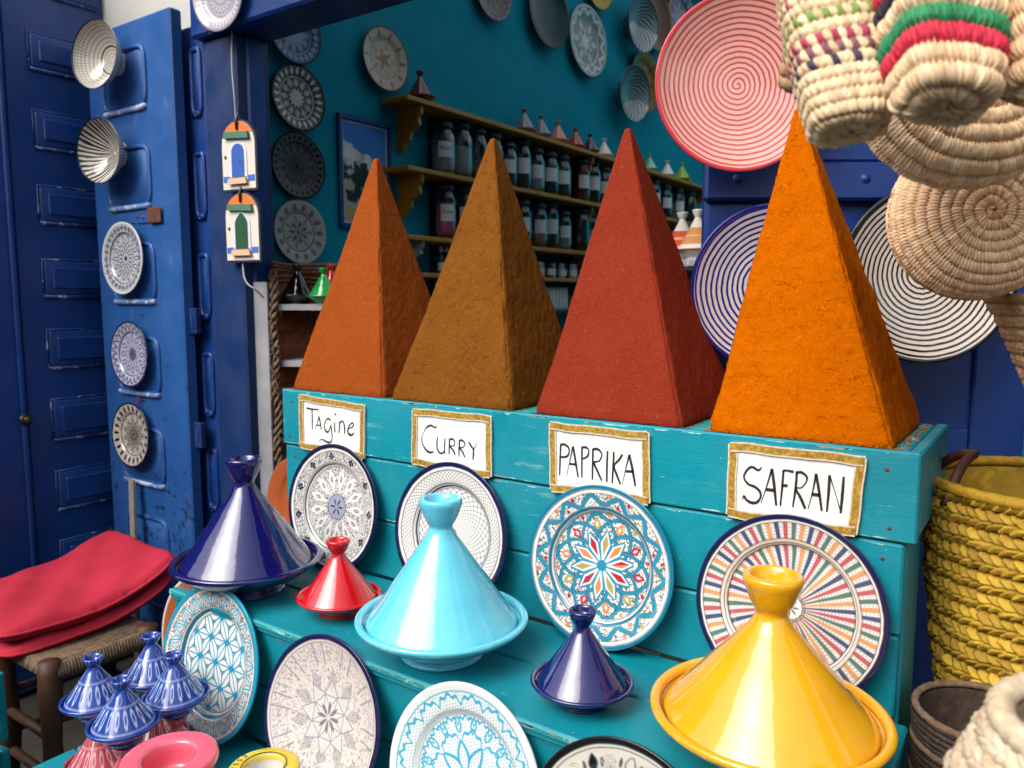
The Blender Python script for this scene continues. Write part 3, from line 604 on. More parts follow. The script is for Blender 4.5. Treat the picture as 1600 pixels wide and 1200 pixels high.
# ------------------------------------------------------------------ name cards (millimetres in the plane of the stand front: x, z, pen width)
SIGNS = {"Tagine":{"card":[[-1537.5,1209.9],[-1311.2,1201.4],[-1315.9,1074.8],[-1540.1,1078.6]],"st":[[[-1512.7,1178.8,4.9],[-1492.3,1177.8,3.7],[-1468.9,1178.3,3.1]],[[-1492.9,1177.5,3.2],[-1493.3,1154.1,3.8],[-1493.8,1127.0,3.5]],[[-1483.6,1128.7,0.9],[-1475.5,1144.1,2.3],[-1468.6,1159.2,3.4],[-1467.9,1160.0,3.7],[-1463.9,1145.2,3.7],[-1461.3,1130.2,3.4]],[[-1478.9,1139.4,2.9],[-1462.0,1139.5,3.4]],[[-1427.0,1155.7,5.1],[-1435.1,1159.3,4.3],[-1443.6,1154.2,2.3],[-1449.6,1143.6,2.6],[-1449.6,1134.9,3.7],[-1442.6,1126.2,5.1],[-1434.2,1129.2,3.1],[-1427.4,1142.8,2.3]],[[-1425.9,1145.8,2.5],[-1424.5,1128.8,3.1],[-1423.3,1114.5,2.8],[-1426.8,1104.1,3.4],[-1437.3,1100.4,4.8],[-1448.7,1102.9,4.9],[-1459.1,1105.7,2.6],[-1467.7,1102.6,1.1],[-1472.6,1097.0,0.7]],[[-1412.7,1152.8,2.3],[-1413.7,1141.3,3.4],[-1412.6,1127.8,3.7]],[[-1410.9,1173.6,4.2],[-1407.4,1170.3,4.5]],[[-1396.3,1155.7,3.1],[-1396.8,1141.4,3.4],[-1399.3,1127.7,2.8]],[[-1396.5,1151.4,2.2],[-1389.2,1157.0,3.4],[-1382.3,1154.9,3.9],[-1379.3,1141.7,3.6],[-1379.8,1126.8,2.8]],[[-1366.7,1142.2,2.2],[-1354.7,1145.5,2.5],[-1348.6,1151.7,3.0],[-1351.4,1156.3,3.9],[-1359.4,1152.8,2.5],[-1366.7,1142.9,3.3],[-1368.0,1132.9,5.0],[-1360.3,1126.7,6.4],[-1351.3,1129.7,3.3],[-1346.6,1135.1,1.1]]]},"Curry":{"card":[[-1159.1,1206.3],[-945.7,1207.9],[-945.4,1079.5],[-1164.1,1082.3]],"st":[[[-1092.1,1172.9,1.6],[-1097.4,1169.7,3.7],[-1107.8,1173.5,4.5],[-1119.4,1169.0,3.5],[-1127.5,1159.4,1.1],[-1133.4,1149.2,1.3],[-1135.4,1138.1,2.2],[-1131.6,1127.5,3.5],[-1122.9,1117.5,5.1],[-1112.3,1113.3,5.1],[-1099.9,1116.7,1.3]],[[-1089.3,1149.0,2.7],[-1091.8,1137.3,3.2],[-1091.1,1125.2,3.5],[-1084.2,1115.8,4.5],[-1075.6,1116.1,3.4],[-1071.2,1122.0,1.9]],[[-1068.6,1149.8,2.6],[-1070.2,1132.9,2.9],[-1070.1,1115.4,2.6]],[[-1056.3,1149.1,3.7],[-1056.9,1133.0,3.7],[-1058.1,1115.5,2.4]],[[-1056.4,1147.7,3.4],[-1048.7,1149.9,4.5],[-1042.0,1144.6,2.9],[-1045.5,1135.6,2.1],[-1054.5,1133.3,3.2],[-1046.4,1125.5,4.5],[-1041.5,1116.1,3.4]],[[-1029.1,1149.3,3.6],[-1029.9,1132.0,3.7],[-1031.1,1113.3,1.8]],[[-1029.1,1148.0,3.4],[-1021.9,1149.8,4.4],[-1014.5,1144.2,2.9],[-1018.7,1135.2,2.1],[-1027.6,1132.9,3.1],[-1020.5,1124.5,4.2],[-1014.8,1113.9,3.4]],[[-1004.3,1148.0,4.4],[-998.1,1140.8,4.4],[-991.6,1133.7,4.1]],[[-980.5,1149.9,0.8],[-986.7,1140.7,1.3],[-991.3,1133.0,3.3],[-991.7,1121.9,3.9],[-993.1,1111.2,2.6]]]},"Paprika":{"card":[[-802.1,1208.4],[-593.1,1208.7],[-588.9,1078.9],[-798.6,1074.4]],"st":[[[-777.6,1166.8,3.8],[-778.6,1142.4,3.5],[-779.2,1120.2,3.2],[-779.5,1106.1,2.9]],[[-778.8,1166.6,4.1],[-769.5,1168.4,4.9],[-760.2,1163.5,4.0],[-758.5,1155.0,2.9],[-763.4,1145.6,4.0],[-776.9,1142.6,3.8]],[[-763.9,1106.7,0.7],[-756.6,1137.7,1.7],[-750.3,1166.8,3.4]],[[-749.8,1166.9,4.0],[-744.2,1139.2,4.3],[-738.1,1107.9,3.1]],[[-757.4,1131.7,4.0],[-742.5,1132.1,4.6]],[[-730.1,1167.6,3.7],[-730.2,1140.9,3.4],[-729.9,1108.3,3.1]],[[-731.4,1166.8,4.0],[-721.6,1167.8,4.5],[-715.4,1162.8,2.8],[-718.2,1151.0,3.7],[-728.7,1144.7,3.1]],[[-706.3,1166.7,3.7],[-706.7,1138.0,3.9],[-707.1,1107.7,3.1]],[[-707.1,1165.9,4.5],[-695.9,1167.1,5.0],[-687.6,1158.8,2.8],[-692.4,1145.5,2.8],[-703.5,1140.5,4.2],[-695.3,1123.7,4.5],[-687.1,1108.3,3.6]],[[-675.4,1166.6,3.3],[-676.3,1140.3,3.9],[-676.4,1107.6,3.4]],[[-662.6,1166.0,3.6],[-663.3,1137.7,3.9],[-665.1,1106.3,3.1]],[[-644.4,1163.2,3.6],[-651.9,1151.8,4.1],[-661.7,1139.3,3.6],[-656.1,1124.5,4.7],[-648.1,1106.6,3.6]],[[-644.2,1106.4,0.8],[-637.9,1135.3,1.6],[-630.8,1164.0,3.8]],[[-630.8,1164.7,4.1],[-624.3,1139.8,4.9],[-617.4,1107.3,3.8]],[[-637.8,1132.5,4.7],[-621.2,1134.0,4.9]]]},"Safran":{"card":[[-443.3,1207.0],[-231.5,1207.5],[-239.0,1081.5],[-444.1,1081.1]],"st":[[[-388.6,1172.0,0.9],[-394.5,1165.8,4.0],[-405.3,1169.9,4.3],[-414.3,1161.7,3.7],[-417.9,1150.2,3.4],[-410.5,1140.2,4.3],[-399.6,1137.1,4.9],[-390.9,1130.5,4.6],[-389.1,1121.4,3.4],[-394.1,1112.0,4.3],[-403.3,1109.1,5.5],[-412.7,1113.1,4.6],[-416.8,1118.8,3.4],[-419.7,1112.1,0.9]],[[-388.0,1110.6,0.9],[-379.9,1139.8,2.1],[-372.0,1171.0,3.9]],[[-372.0,1171.0,4.2],[-367.2,1141.6,4.8],[-363.1,1110.6,3.6]],[[-381.2,1135.0,5.5],[-367.7,1135.4,5.7]],[[-353.5,1171.1,3.6],[-354.6,1143.4,3.6],[-356.4,1110.9,2.7]],[[-354.2,1170.2,3.6],[-346.9,1171.1,3.9],[-337.4,1170.1,5.1]],[[-354.7,1145.2,4.5],[-345.9,1146.5,5.1]],[[-332.3,1170.8,3.9],[-333.4,1143.4,3.9],[-336.6,1112.4,2.4]],[[-333.7,1169.8,4.2],[-325.1,1170.9,4.7],[-317.0,1165.2,3.8],[-317.4,1156.2,2.1],[-324.2,1146.2,2.1],[-332.7,1143.5,3.0],[-324.9,1129.4,5.0],[-317.1,1112.4,4.4]],[[-312.8,1112.4,0.9],[-306.9,1141.1,2.1],[-302.5,1171.6,3.8]],[[-302.5,1171.6,4.1],[-297.2,1145.5,4.4],[-291.6,1112.7,3.2]],[[-308.1,1137.9,5.9],[-295.4,1137.6,5.8]],[[-282.3,1172.1,4.1],[-282.5,1144.7,4.4],[-283.9,1112.5,2.6]],[[-282.3,1172.1,2.6],[-273.0,1146.1,1.4],[-263.5,1116.5,1.7]],[[-261.2,1172.7,3.4],[-262.0,1144.7,4.6],[-263.3,1113.5,3.5]]]}}
def braid(a, b, wd, seed, y=1.2715):
    """flat gold braid with pale cord edges between two corners of a card"""
    a = np.array(a); b = np.array(b); L = np.linalg.norm(b - a); t = (b - a) / L; nrm = np.array((-t[1], t[0])); n = int(L / .0022); m = 11
    s = np.linspace(-.004, L + .004, n); v = np.linspace(-1, 1, m); S, Vv = np.meshgrid(s, v, indexing='ij')
    ed = (np.abs(Vv) > .75); tw = np.abs(np.sin(S * 700 + np.abs(Vv) * 2.2)); h = np.where(ed, .0014 + .0008 * np.abs(np.sin(S * 1500)), .0009 + .0016 * tw)
    wv = wd / 2 * (Vv + .06 * np.sin(S * 90 + seed))
    X = a[0] + t[0] * S + nrm[0] * wv; Z = a[1] + t[1] * S + nrm[1] * wv + .0008 * np.sin(S * 60 + seed); P = np.stack([X, y - h, Z], -1)
    P2 = P.copy(); P2[..., 1] = y; V, F = grid(P); gold = c3('#dcb050'); pale = c3('#efe4cc'); br = c3('#6e4418'); k = hash2(np.floor(S * 260), np.floor(Vv * 2) + seed)[..., None]
    c = np.where(ed[..., None], pale, gold * (1 - .65 * k) + br * .65 * k); return V, F, c.reshape(-1, 3)
def pen(strokes, y):
    mb = MB()
    for s in strokes:
        p = np.array(s) / 1000; q = spline(p, max(2, 8 * (len(p) - 1))) if len(p) > 2 else p
        d = np.gradient(q[:, :2], axis=0); d /= np.linalg.norm(d, axis=1)[:, None] + 1e-9; nn = np.c_[-d[:, 1], d[:, 0]]; hw = np.maximum(q[:, 2:3], .0008) / 2
        A = q[:, :2] + nn * hw; B = q[:, :2] - nn * hw; m = len(q)
        V = [(x, y, z) for x, z in A] + [(x, y, z) for x, z in B]; mb.add(V, [[i, i + 1, m + i + 1, m + i] for i in range(m - 1)])
    return mb
for k, (word, S) in enumerate(SIGNS.items()):
    cs = np.array(S['card']) / 1000; cen = cs.mean(0)
    so = empty('name_card', (0, 0, 0), 0, 'white card lettered %s in a gold braid border' % word, 'sign', 'spice name cards')
    V = [(x, 1.2795, z) for x, z in cs] + [(x, 1.2755, z) for x, z in cs]
    link('card', mesh_of('card', V, [[0, 3, 2, 1], [4, 5, 6, 7], [0, 1, 5, 4], [1, 2, 6, 5], [2, 3, 7, 6], [3, 0, 4, 7]], M['paper'], False), so)
    ins = cen + (cs - cen) * np.array((.945, .91))
    for a, b, yy in ((0, 3, 1.2752), (1, 2, 1.2752), (0, 1, 1.2738), (3, 2, 1.2738)):
        V, F, c = braid(ins[a], ins[b], .0165, k * 4 + a, yy); link('braid', mesh_of('braid', V, F, M['gold'], True, c), so)
    pen(S['st'], 1.2747).build('lettering', M['ink'], so)

# ------------------------------------------------------------------ platters on the stand
def lean(label, Rr, pat, x, yb, z, tilt=8, yaw=0, **k):
    """plate standing on edge at height z with its back rim against the board at yb"""
    f = R(tilt); n = Vector((math.sin(R(yaw)) * math.cos(f), -math.cos(R(yaw)) * math.cos(f), math.sin(f))); rim = .12 * Rr
    cz = z + Rr * math.cos(f) - rim * math.sin(f) + .002; cy = yb - .002 - Rr * math.sin(f) + (rim - .05 * Rr) * math.cos(f)
    return plate(label, Rr, pat, (x, cy, cz), n, **k)
P_ = 'platters leaning on the stand boards'
lean('navy and white platter with white star leaning under the Tagine sign', .1525, pat_star, -1.406, 1.281, .796, group=P_, nr=130, nt=520)
lean('navy rimmed platter with fish scale net leaning under the Curry sign', .1525, pat_net, -1.042, 1.281, .796, group=P_, nr=130, nt=620)
lean('turquoise rimmed platter with ten petal rosette under the Paprika sign', .1525, pat_rosette, -.681, 1.281, .796, group=P_, nr=150, nt=620, roll=R(12))
lean('navy rimmed platter with multicoloured rays under the Safran sign', .1525, pat_rays, -.333, 1.281, .796, group=P_, nr=130, nt=720)
Q_ = 'plates on the lower step'
lean('turquoise petal lattice platter at left of the lower step', .162, pat_flower, -1.422, .962, .526, 13, group=Q_, nr=150, nt=620)
lean('navy rimmed platter with faded grey star on the lower step', .152, pat_grey, -1.072, .962, .526, 14, group=Q_, prof=PROF_DISH, nr=120, nt=480)
lean('white and turquoise lace patterned platter on the lower step', .152, pat_lace, -.745, .962, .526, 13, group=Q_, nr=130, nt=560)
lean('black rimmed cream platter with black leaves at bottom edge', .152, pat_black, -.462, .962, .526, 13, group=Q_, nr=110, nt=420)
TERRA = lambda r, t: np.ones(r.shape + (3,)) * c3('#a8552f') * (1 - .1 * fbm(r * 9, t * 3, 3))[..., None]
def TERRA2(r, t): return lay(TERRA(r, t), c3('#c9cbc9'), sm(.965 - r, .02))
lean('bare terracotta platter half hidden behind the petal lattice platter', .158, TERRA2, -1.505, .985, .5262, 6, nr=40, nt=160)
lean('bare terracotta plate standing behind the large navy tagine', .125, TERRA, -1.565, 1.30, .7965, 3, nr=40, nt=160)

# ------------------------------------------------------------------ tagines
def tagine_parts(Rr, H=2.06, knob=1.0):
    base = [(.001, .02), (.40, .02), (.44, 0), (.48, 0), (.49, .03), (.47, .07), (.62, .17), (.80, .27), (.94, .36), (1.0, .42), (1.0, .455), (.97, .475), (.93, .46), (.91, .42), (.90, .38), (.6, .3), (.001, .28)]
    k = knob; nz = H - .36
    w0 = .125 * k; f = lambda u: (.87 + (w0 + .015 - .87) * u, .43 + (nz - .05 - .43) * u)
    lid = [(.87, .385), (.885, .40), (.87, .43), f(.1), f(.3), f(.5), f(.7), f(.85), f(.95), (w0 + .004, nz - .01), (w0, nz + .04), (.165 * k, nz + .12), (.205 * k, nz + .23), (.225 * k, nz + .30), (.22 * k, nz + .345), (.195 * k, nz + .36), (.165 * k, nz + .34), (.12 * k, nz + .22), (.07 * k, nz + .14), (.001, nz + .12)]
    return np.array(base) * Rr, np.array(lid) * Rr
def tagine(label, Rr, loc, mat, H=2.06, knob=1.0, group=None, n=96, name='tagine', bmat=None, rot=0):
    t = empty(name, loc, rot, label, 'tagine', group); b, l = tagine_parts(Rr, H, knob)
    bp = np.vstack([b[:1], spline(b[1:], 90)]); lp = spline(l, 120); lp[:, 0] = np.maximum(lp[:, 0], .0002)
    for nm, pr in (('base', bp), ('lid', lp)):
        V, F = lathe(pr, n); a = np.arctan2(V[:, 1], V[:, 0]); s = 1 + .006 * np.sin(2 * a + V[:, 2] * 30) + .004 * np.sin(V[:, 2] * 160 / (Rr * 10)); V = V * np.c_[s, s, np.ones(len(V))]
        link(nm, mesh_of(nm, V, F, bmat if (bmat and nm == 'base') else mat, True), t)
    return t
TG = 'glazed tagines on the upper step'
tagine('large shiny navy tagine on the left end of the step', .163, (-1.462, 1.052, .796), M['navy'], 1.85, 1.05, TG)
tagine('small shiny red tagine between the navy and sky blue ones', .087, (-1.196, 1.080, .796), M['red'], 1.8, 1.25, TG)
tagine('large sky blue tagine in the middle of the step', .158, (-.900, 1.060, .796), M['sky'], 1.86, 1.12, TG)
tagine('small navy tagine in front of the rosette platter', .083, (-.600, 1.055, .796), M['navy'], 1.88, 1.2, TG)
tagine('large yellow tagine at the right end of the step', .164, (-.305, 1.070, .796), M['yellow'], 1.66, 1.1, TG)

# small painted spice pots shaped like tagines, stacked
def painted_tagine_mesh(Rr, dark, light, seed):
    b, l = tagine_parts(Rr, 2.0, 1.35); b[:, 1] *= 1.25; l[:, 1] = l[:, 1] * .86 + .16 * Rr
    out = []
    for nm, pr in (('base', np.vstack([b[:1], spline(b[1:], 50)])), ('lid', spline(l, 80))):
        pr[:, 0] = np.maximum(pr[:, 0], .0002); nt = 160; t = np.linspace(0, 2 * PI, nt, endpoint=False)
        P = np.stack([pr[:, :1] * np.cos(t), pr[:, :1] * np.sin(t), np.repeat(pr[:, 1:2], nt, 1)], -1); rr, tt = np.meshgrid(pr[:, 0] / Rr, t, indexing='ij'); zz = P[..., 2] / Rr
        c = np.ones(rr.shape + (3,)) * c3(dark) * (1 + .4 * (fbm(tt * 5, zz * 9, 3, seed) - .45))[..., None]; lt = c3(light)
        if nm == 'lid':
            a, k = sect(tt, 18); u = (rr - .62) / .17; c = lay(c, lt, line(np.hypot(a * rr / .055, u) - .75, .22, .15) * (np.abs(zz - .75) < .6)); c = lay(c, lt, line(rr - .83, .012, .02) * .7); c = lay(c, lt, line(rr - .42, .012, .02) * .5)
            d, k = petal(rr, tt, 6, .2, .42, .06); c = lay(c, lt, line(d, .012, .02) * .45)
        else:
            c = lay(c, lt, line(zz - .42 + .06 * np.sin(tt * 16), .02, .03) * .7)
        V, F = grid(P, True); out.append((nm, mesh_of(nm, V, F, M['pg'], True, c.reshape(-1, 3))))
    return out
def pots(meshes, label, loc, group, rot=0):
    t = empty('spice_pot', loc, rot, label, 'spice pot', group)
    for nm, me in meshes: link(nm, me, t)
    return t
mb_ = painted_tagine_mesh(.062, '#1d3f94', '#aebfe0', 1); mp_ = painted_tagine_mesh(.063, '#b64a58', '#e3b2b4', 2)
for (x, y, lb), lr, rt in zip(((-1.466, .705, 'leftmost of the blue painted spice pots'), (-1.338, .690, 'nearest of the blue painted spice pots'), (-1.352, .800, 'rightmost of the blue painted spice pots, by petal platter'), (-1.468, .822, 'rearmost of the blue painted spice pots')),
                              ('pink painted pot under the leftmost blue pot', 'pink painted pot under the nearest blue pot', 'pink painted pot under the rightmost blue pot', 'pink painted pot under the rearmost blue pot'), (0, .3, .7, 1.1)):
    pots(mb_, lb, (x, y, .655), 'blue painted spice pots', rt); pots(mp_, lr, (x, y, .526), 'pink painted spice pots', rt)
def pot(label, mat, prof, loc, name, cat, parts=()):
    t = empty(name, loc, 0, label, cat); pr = spline(np.array(prof), 110); pr[:, 0] = np.maximum(pr[:, 0], .0002); V, F = lathe(pr, 80); link('body', mesh_of('body', V, F, mat, True), t); return t
pk = pot('glossy pink ashtray pot with wide rim in front', M['pinkg'], [(.001, .004), (.05, .004), (.062, .02), (.073, .07), (.074, .11), (.066, .14), (.062, .147), (.073, .152), (.077, .16), (.074, .170), (.06, .172), (.045, .170), (.040, .160), (.036, .13), (.001, .125)], (-1.163, .672, .526), 'ashtray_pot', 'pot')
yl = pot('yellow ashtray pot lettered around its rim', M['lemon'], [(.001, .004), (.04, .004), (.05, .02), (.059, .06), (.058, .10), (.05, .135), (.047, .142), (.055, .147), (.058, .155), (.056, .163), (.045, .166), (.034, .165), (.031, .158)], (-1.018, .748, .526), 'ashtray_pot', 'pot')
V, F = lathe([(.033, .1655), (.031, .15), (.027, .11), (.001, .105)], 48); link('white_bowl', mesh_of('white_bowl', V, F, M['white'], True), yl)
for rr_, zz_ in ((.036, .1672), (.0515, .1425)): MB().tube(np.c_[rr_ * np.cos(np.linspace(0, 2 * PI, 60)), rr_ * np.sin(np.linspace(0, 2 * PI, 60)), np.full(60, zz_)], .0007, 5, False).build('black_line', M['ink'], yl, True)
def text_mesh(s, size, mat, name='lettering'):
    cu = bpy.data.curves.new(name, 'FONT'); cu.body = s; cu.size = size; cu.align_x = 'CENTER'; cu.align_y = 'CENTER'; ob = bpy.data.objects.new(name, cu); COL.objects.link(ob)
    dg = bpy.context.evaluated_depsgraph_get(); me = bpy.data.meshes.new_from_object(ob.evaluated_get(dg)); bpy.data.objects.remove(ob); me.materials.clear(); me.materials.append(mat); return me
word = 'ESSAOUIRA'
for i, ch in enumerate(word):                       # lettering follows the rim
    a = R(-118 + (i - 4) * 15); me = text_mesh(ch, .0125, M['ink']); o = link('letter', me, yl); o.location = (.0468 * math.cos(a), .0468 * math.sin(a), .1668); o.rotation_euler = (0, 0, a + PI / 2)
tagine('small plain white tagine beside the yellow pot', .052, (-.905, .775, .526), M['white'], 3.6, 1.6)

# ------------------------------------------------------------------ stool, cushions, slat
sl = empty('stool', (-2.285, 1.06, 0), 0, 'rustic wooden stool with woven rope seat under red cushions', 'stool')
for sx, sy in ((-1, -1), (1, -1), (1, 1), (-1, 1)):
    zz = np.linspace(0, .485, 14); bx_ = sx * (.145 - .015 * zz / .48); by_ = sy * (.15 - .012 * zz / .48); rr_ = .027 + .003 * np.sin(zz * 22 + sx + 2 * sy)
    MB().tube(np.c_[bx_ + .004 * np.sin(zz * 9 + sy), by_ + .004 * np.cos(zz * 8 + sx), zz], rr_, 14).build('leg', M['wood_old'], sl, True)
for z, s in ((.15, 1), (.27, 1)):
    for q in (-1, 1):
        MB().tube([(-.14, q * .145, z), (0, q * .147, z + .004), (.14, q * .145, z)], .013, 8).build('stretcher', M['wood_old'], sl, True)
        MB().tube([(q * .14, -.14, z + .05), (q * .142, 0, z + .045), (q * .14, .14, z + .05)], .013, 8).build('stretcher', M['wood_old'], sl, True)
sb = MB(); rs = random.Random(3)
for q in (-1, 1): sb.tube([(-.13, q * .135, .452), (.13, q * .135, .452)], .019, 10); sb.tube([(q * .13, -.135, .452), (q * .13, .135, .452)], .019, 10)
for i in range(30):
    y = -.125 + .25 * i / 29; j = rs.uniform(-.003, .003); sb.tube([(-.155, y + j, .452), (-.148, y, .474), (-.06, y - j, .466), (.06, y + j, .466), (.148, y, .474), (.155, y, .452), (.148, y, .43)], .0052, 6)
    sb.tube([(y + j, -.16, .452), (y, -.153, .476), (y, 0, .470 + j), (y, .153, .476), (y, .16, .452), (y, .153, .43)], .0052, 6)
sb.build('woven_seat', M['rope'], sl, True)
def cushion(label, c, sx, sy, th, bend, seed, rz):
    n = 46; u = np.linspace(-1, 1, n); U, Vv = np.meshgrid(u, u, indexing='ij'); k = 5.
    f = (1 - np.abs(U) ** 6) * (1 - np.abs(Vv) ** 6); f = np.clip(f, 0, 1) ** .42
    qx = U * sx * (1 - .05 * np.abs(Vv) ** 3); qy = Vv * sy * (1 - .05 * np.abs(U) ** 3)
    rcorner = np.clip(np.hypot(np.clip(np.abs(U) - .72, 0, 1), np.clip(np.abs(Vv) - .72, 0, 1)) / .28 - 1, 0, 1); qx = qx * (1 - .12 * rcorner); qy = qy * (1 - .12 * rcorner)
    sag = bend(U, Vv); wr = .003 * (fbm(U * 5 + 9, Vv * 5, 3, seed) - .45) + .002 * np.sin(U * 6 + Vv * 9 + seed)
    top = np.stack([qx, qy, sag + th * f * .55 + wr * f * 3], -1); bot = np.stack([qx, qy, sag - th * f * .45 + wr], -1)
    V1, F1 = grid(top); V2, F2 = grid(bot); V = np.vstack([V1, V2]); F = np.vstack([F1[:, ::-1], F2 + len(V1)]); F = F.tolist()
    t = empty('cushion', c, rz, label, 'cushion', 'red cushions on the stool')
    bm = bmesh.new(); me = mesh_of('cover', V, F, M['cloth'], True); bm.from_mesh(me); bmesh.ops.remove_doubles(bm, verts=bm.verts, dist=.0004); bmesh.ops.recalc_face_normals(bm, faces=bm.faces); bm.to_mesh(me); bm.free(); link('cover', me, t)
    I = [(i, 0) for i in range(n)] + [(n - 1, i) for i in range(n)] + [(n - 1 - i, n - 1) for i in range(n)] + [(0, n - 1 - i) for i in range(n)]
    E = np.array([top[i, j] + (0, 0, -.0) for i, j in I]); MB().tube(np.vstack([E, E[:1]]), .0048, 6, False).build('seam', M['cloth'], t, True); return t
cushion('upper of two red cushions, sagging on the stool', (-2.48, 1.12, .546), .245, .26, .07, lambda U, Vv: .012 * Vv + .05 * (np.clip(Vv, 0, 1)) ** 2 + .028 * Vv * (Vv > 0) + .012 * (np.clip(-Vv - .3, 0, 1)) - .012 * (1 - U ** 2), 1, R(-4))
cushion('lower of two red cushions, pressed under the upper one', (-2.47, 1.115, .499), .24, .25, .056, lambda U, Vv: .012 * Vv + .045 * (np.clip(Vv, 0, 1)) ** 2 + .02 * Vv * (Vv > 0) - .008 * (1 - U ** 2), 2, R(-3))
o = MB().box((0, 0, .40), (.03, .012, .80), bev=.002).build('wooden_stick', M['wood_grey'], loc=(-2.62, 1.41, .005), rot=(R(-4), R(-5), 0)); tag(o, 'pale wooden slat leaning upright behind the red cushions', 'stick')

# ------------------------------------------------------------------ bowls and plates hung on the shutter leaf
def bowl_pat(kind):
    def f(s, t):
        w_ = c3('#d5cdbf'); c = np.ones(s.shape + (3,)) * w_; bk = c3('#15182e')
        if kind == 0: c = lay(c, c3('#5f5a54'), sm(np.abs(np.sin(s * 40) * np.sin(t * 30)) - .4, .3) * (s < .93) * .7); c = lay(c, c3('#2e2c2c'), band(s, .29, .33))
        elif kind == 1: a = np.abs(np.sin(t * 17 + .8 * np.sin(s * 5 + t) + fbm(t * 6, s * 3, 2) * 2)); c = lay(c, c3('#221d1c'), sm(a - .72, .25) * band(s, .04, .94)); c = lay(c, bk, sm(np.abs(np.sin(t * 30) * np.sin(s * 60)) - .3, .2) * band(s, 1.1, 1.4))
        elif kind == 2: c = c * 0 + c3('#8fa6a8'); a = np.abs(np.sin((t * 12 + s * 22) + .6 * np.sin(t * 7))); c = lay(c, c3('#12181c'), sm(a - .5, .35) * (s < .94)); c = lay(c, c3('#2f5a5c'), (s > 1) * 1.)
        c = lay(c, bk, band(s, .94, 1.04)); return c
    return f
def bowl(label, Rr, depth, pat, loc, n, roll=0, group=None):
    o = link('bowl', bowl_mesh('bowl', Rr, depth, pat), mat4=frame(loc, n, roll=roll)); return tag(o, label, 'bowl', group)
LG = 'pottery hung on the cobalt shutter'
bowl('white dotted bowl at the top of the cobalt shutter', .112, .62, bowl_pat(0), (-2.672, 1.405, 2.250), (.16, -1, .04), 0, LG)
bowl('black and white striped bowl second from top on cobalt shutter', .108, .62, bowl_pat(1), (-2.690, 1.410, 1.942), (.16, -1, -.02), 0, LG)
lp = (-2.682, 1.478)
plate('black and white plate below the bowls on cobalt shutter', .124, pat_mandala('#cfd0d6', '#10162e', 14, '#d4d2d0', 3, .66, dens=.6), (-2.672, 1.478, 1.585), (.02, -1, .03), group=LG, nr=80, nt=320)
plate('blue and white plate with dark centre on cobalt shutter', .115, pat_mandala('#c4c4d6', '#181e56', 12, '#141a4a', 8, .62, dens=.55), (-2.662, 1.478, 1.252), (.02, -1, .03), group=LG, nr=80, nt=320)
plate('black and white flower plate lowest on cobalt shutter', .116, pat_mandala('#d0c6b8', '#10101c', 11, '#10122a', 5, .6, dens=.6), (-2.682, 1.478, .964), (.02, -1, .04), group=LG, nr=80, nt=320)
o = MB().tube([(-2.662, 1.492, 1.07), (-2.663, 1.49, 1.095), (-2.66, 1.494, 1.118)], .003, 6).build('ribbon', M['cloth'], None, True); tag(o, 'short red ribbon above the lowest plate on cobalt shutter', 'ribbon')
# big concentric plates on the right
NR = (.574, -.819, .0)
plate('large red and pink concentric ring plate at upper right', .1715, pat_spiral('#c4504e', '#efb2a6', 17, '#c83c42', .38), (-.558, 1.583, 1.872), (.60, -.80, -.03), group='concentric ring plates', nr=210, nt=260, prof=PROF_DISH)
plate('blue and white concentric ring plate behind the orange pyramid', .168, pat_spiral('#1a2280', '#d6d0cc', 15, '#121a6a', .42), (-.492, 1.624, 1.470), NR, group='concentric ring plates', nr=210, nt=260, prof=PROF_DISH)
plate('black and white concentric ring plate right of the orange pyramid', .183, pat_spiral('#1a1412', '#e0d0c2', 17, '#0e0c0c', .42), (-.240, 1.828, 1.498), NR, group='concentric ring plates', nr=230, nt=260, prof=PROF_DISH)
# blue plank door on the right, turned towards the viewer
rd = empty('plank_door', (-.645, 1.648, 0), math.atan2(.5736, .8192), 'royal blue wooden door behind the ring plates at right', 'door')
slab('door_board', 0, .72, .0, .03, .02, 2.2, M['blue_right'], rd, .005)
slab('stile', 0.002, .10, -.012, -.0005, .02, 1.652, M['blue_right'], rd, .004); slab('stile', .60, .72, -.012, -.0005, .02, 1.652, M['blue_right'], rd, .004)
slab('top_rail', -.008, .73, -.034, -.0008, 1.655, 1.735, M['blue_right'], rd, .006); slab('bead', .0, .72, -.02, -.0008, 1.738, 1.76, M['blue_right'], rd, .004); slab('middle_rail', .104, .596, -.012, -.0006, 1.02, 1.16, M['blue_right'], rd, .004)
for x in (.06, .33): MB().lathe([(.001, .006), (.007, .004), (.011, 0)], 12, Matrix.Translation((x, -.034, 1.70)) @ Matrix.Rotation(PI / 2, 4, 'X')).build('bolt', M['blue_right'], rd, True)

# ------------------------------------------------------------------ things on the inner wall
WN = (1, 0, 0)
WG = 'plates hung on the inner wall'
def wallplate(label, Rr, pat, y, z, n=(1, -.04, .03), nr=60, nt=220, **k): return plate(label, Rr, pat, (-2.375, y, z), n, group=WG, nr=nr, nt=nt, mat='pgw', **k)
wallplate('dark blue plate at the top of the left plate column, cut by lintel', .118, pat_mandala('#3c5c80', '#a9bccc', 12, '#1a2636', 11, .62), 1.99, 2.42)
wallplate('grey plate with white petal star, second in left plate column', .121, pat_mandala('#5a5856', '#e6dfd2', 12, '#1d1c20', 21, .58, petals=2), 1.998, 2.186)
wallplate('dark plate with fine black leaves, third in left plate column', .122, pat_mandala('#5a5858', '#121216', 13, '#131318', 31, .66), 1.989, 1.939)
wallplate('grey floral plate lowest in the left plate column', .118, pat_mandala('#b0ada6', '#1c1c22', 7, '#b0ada6', 42, .56), 1.988, 1.695)
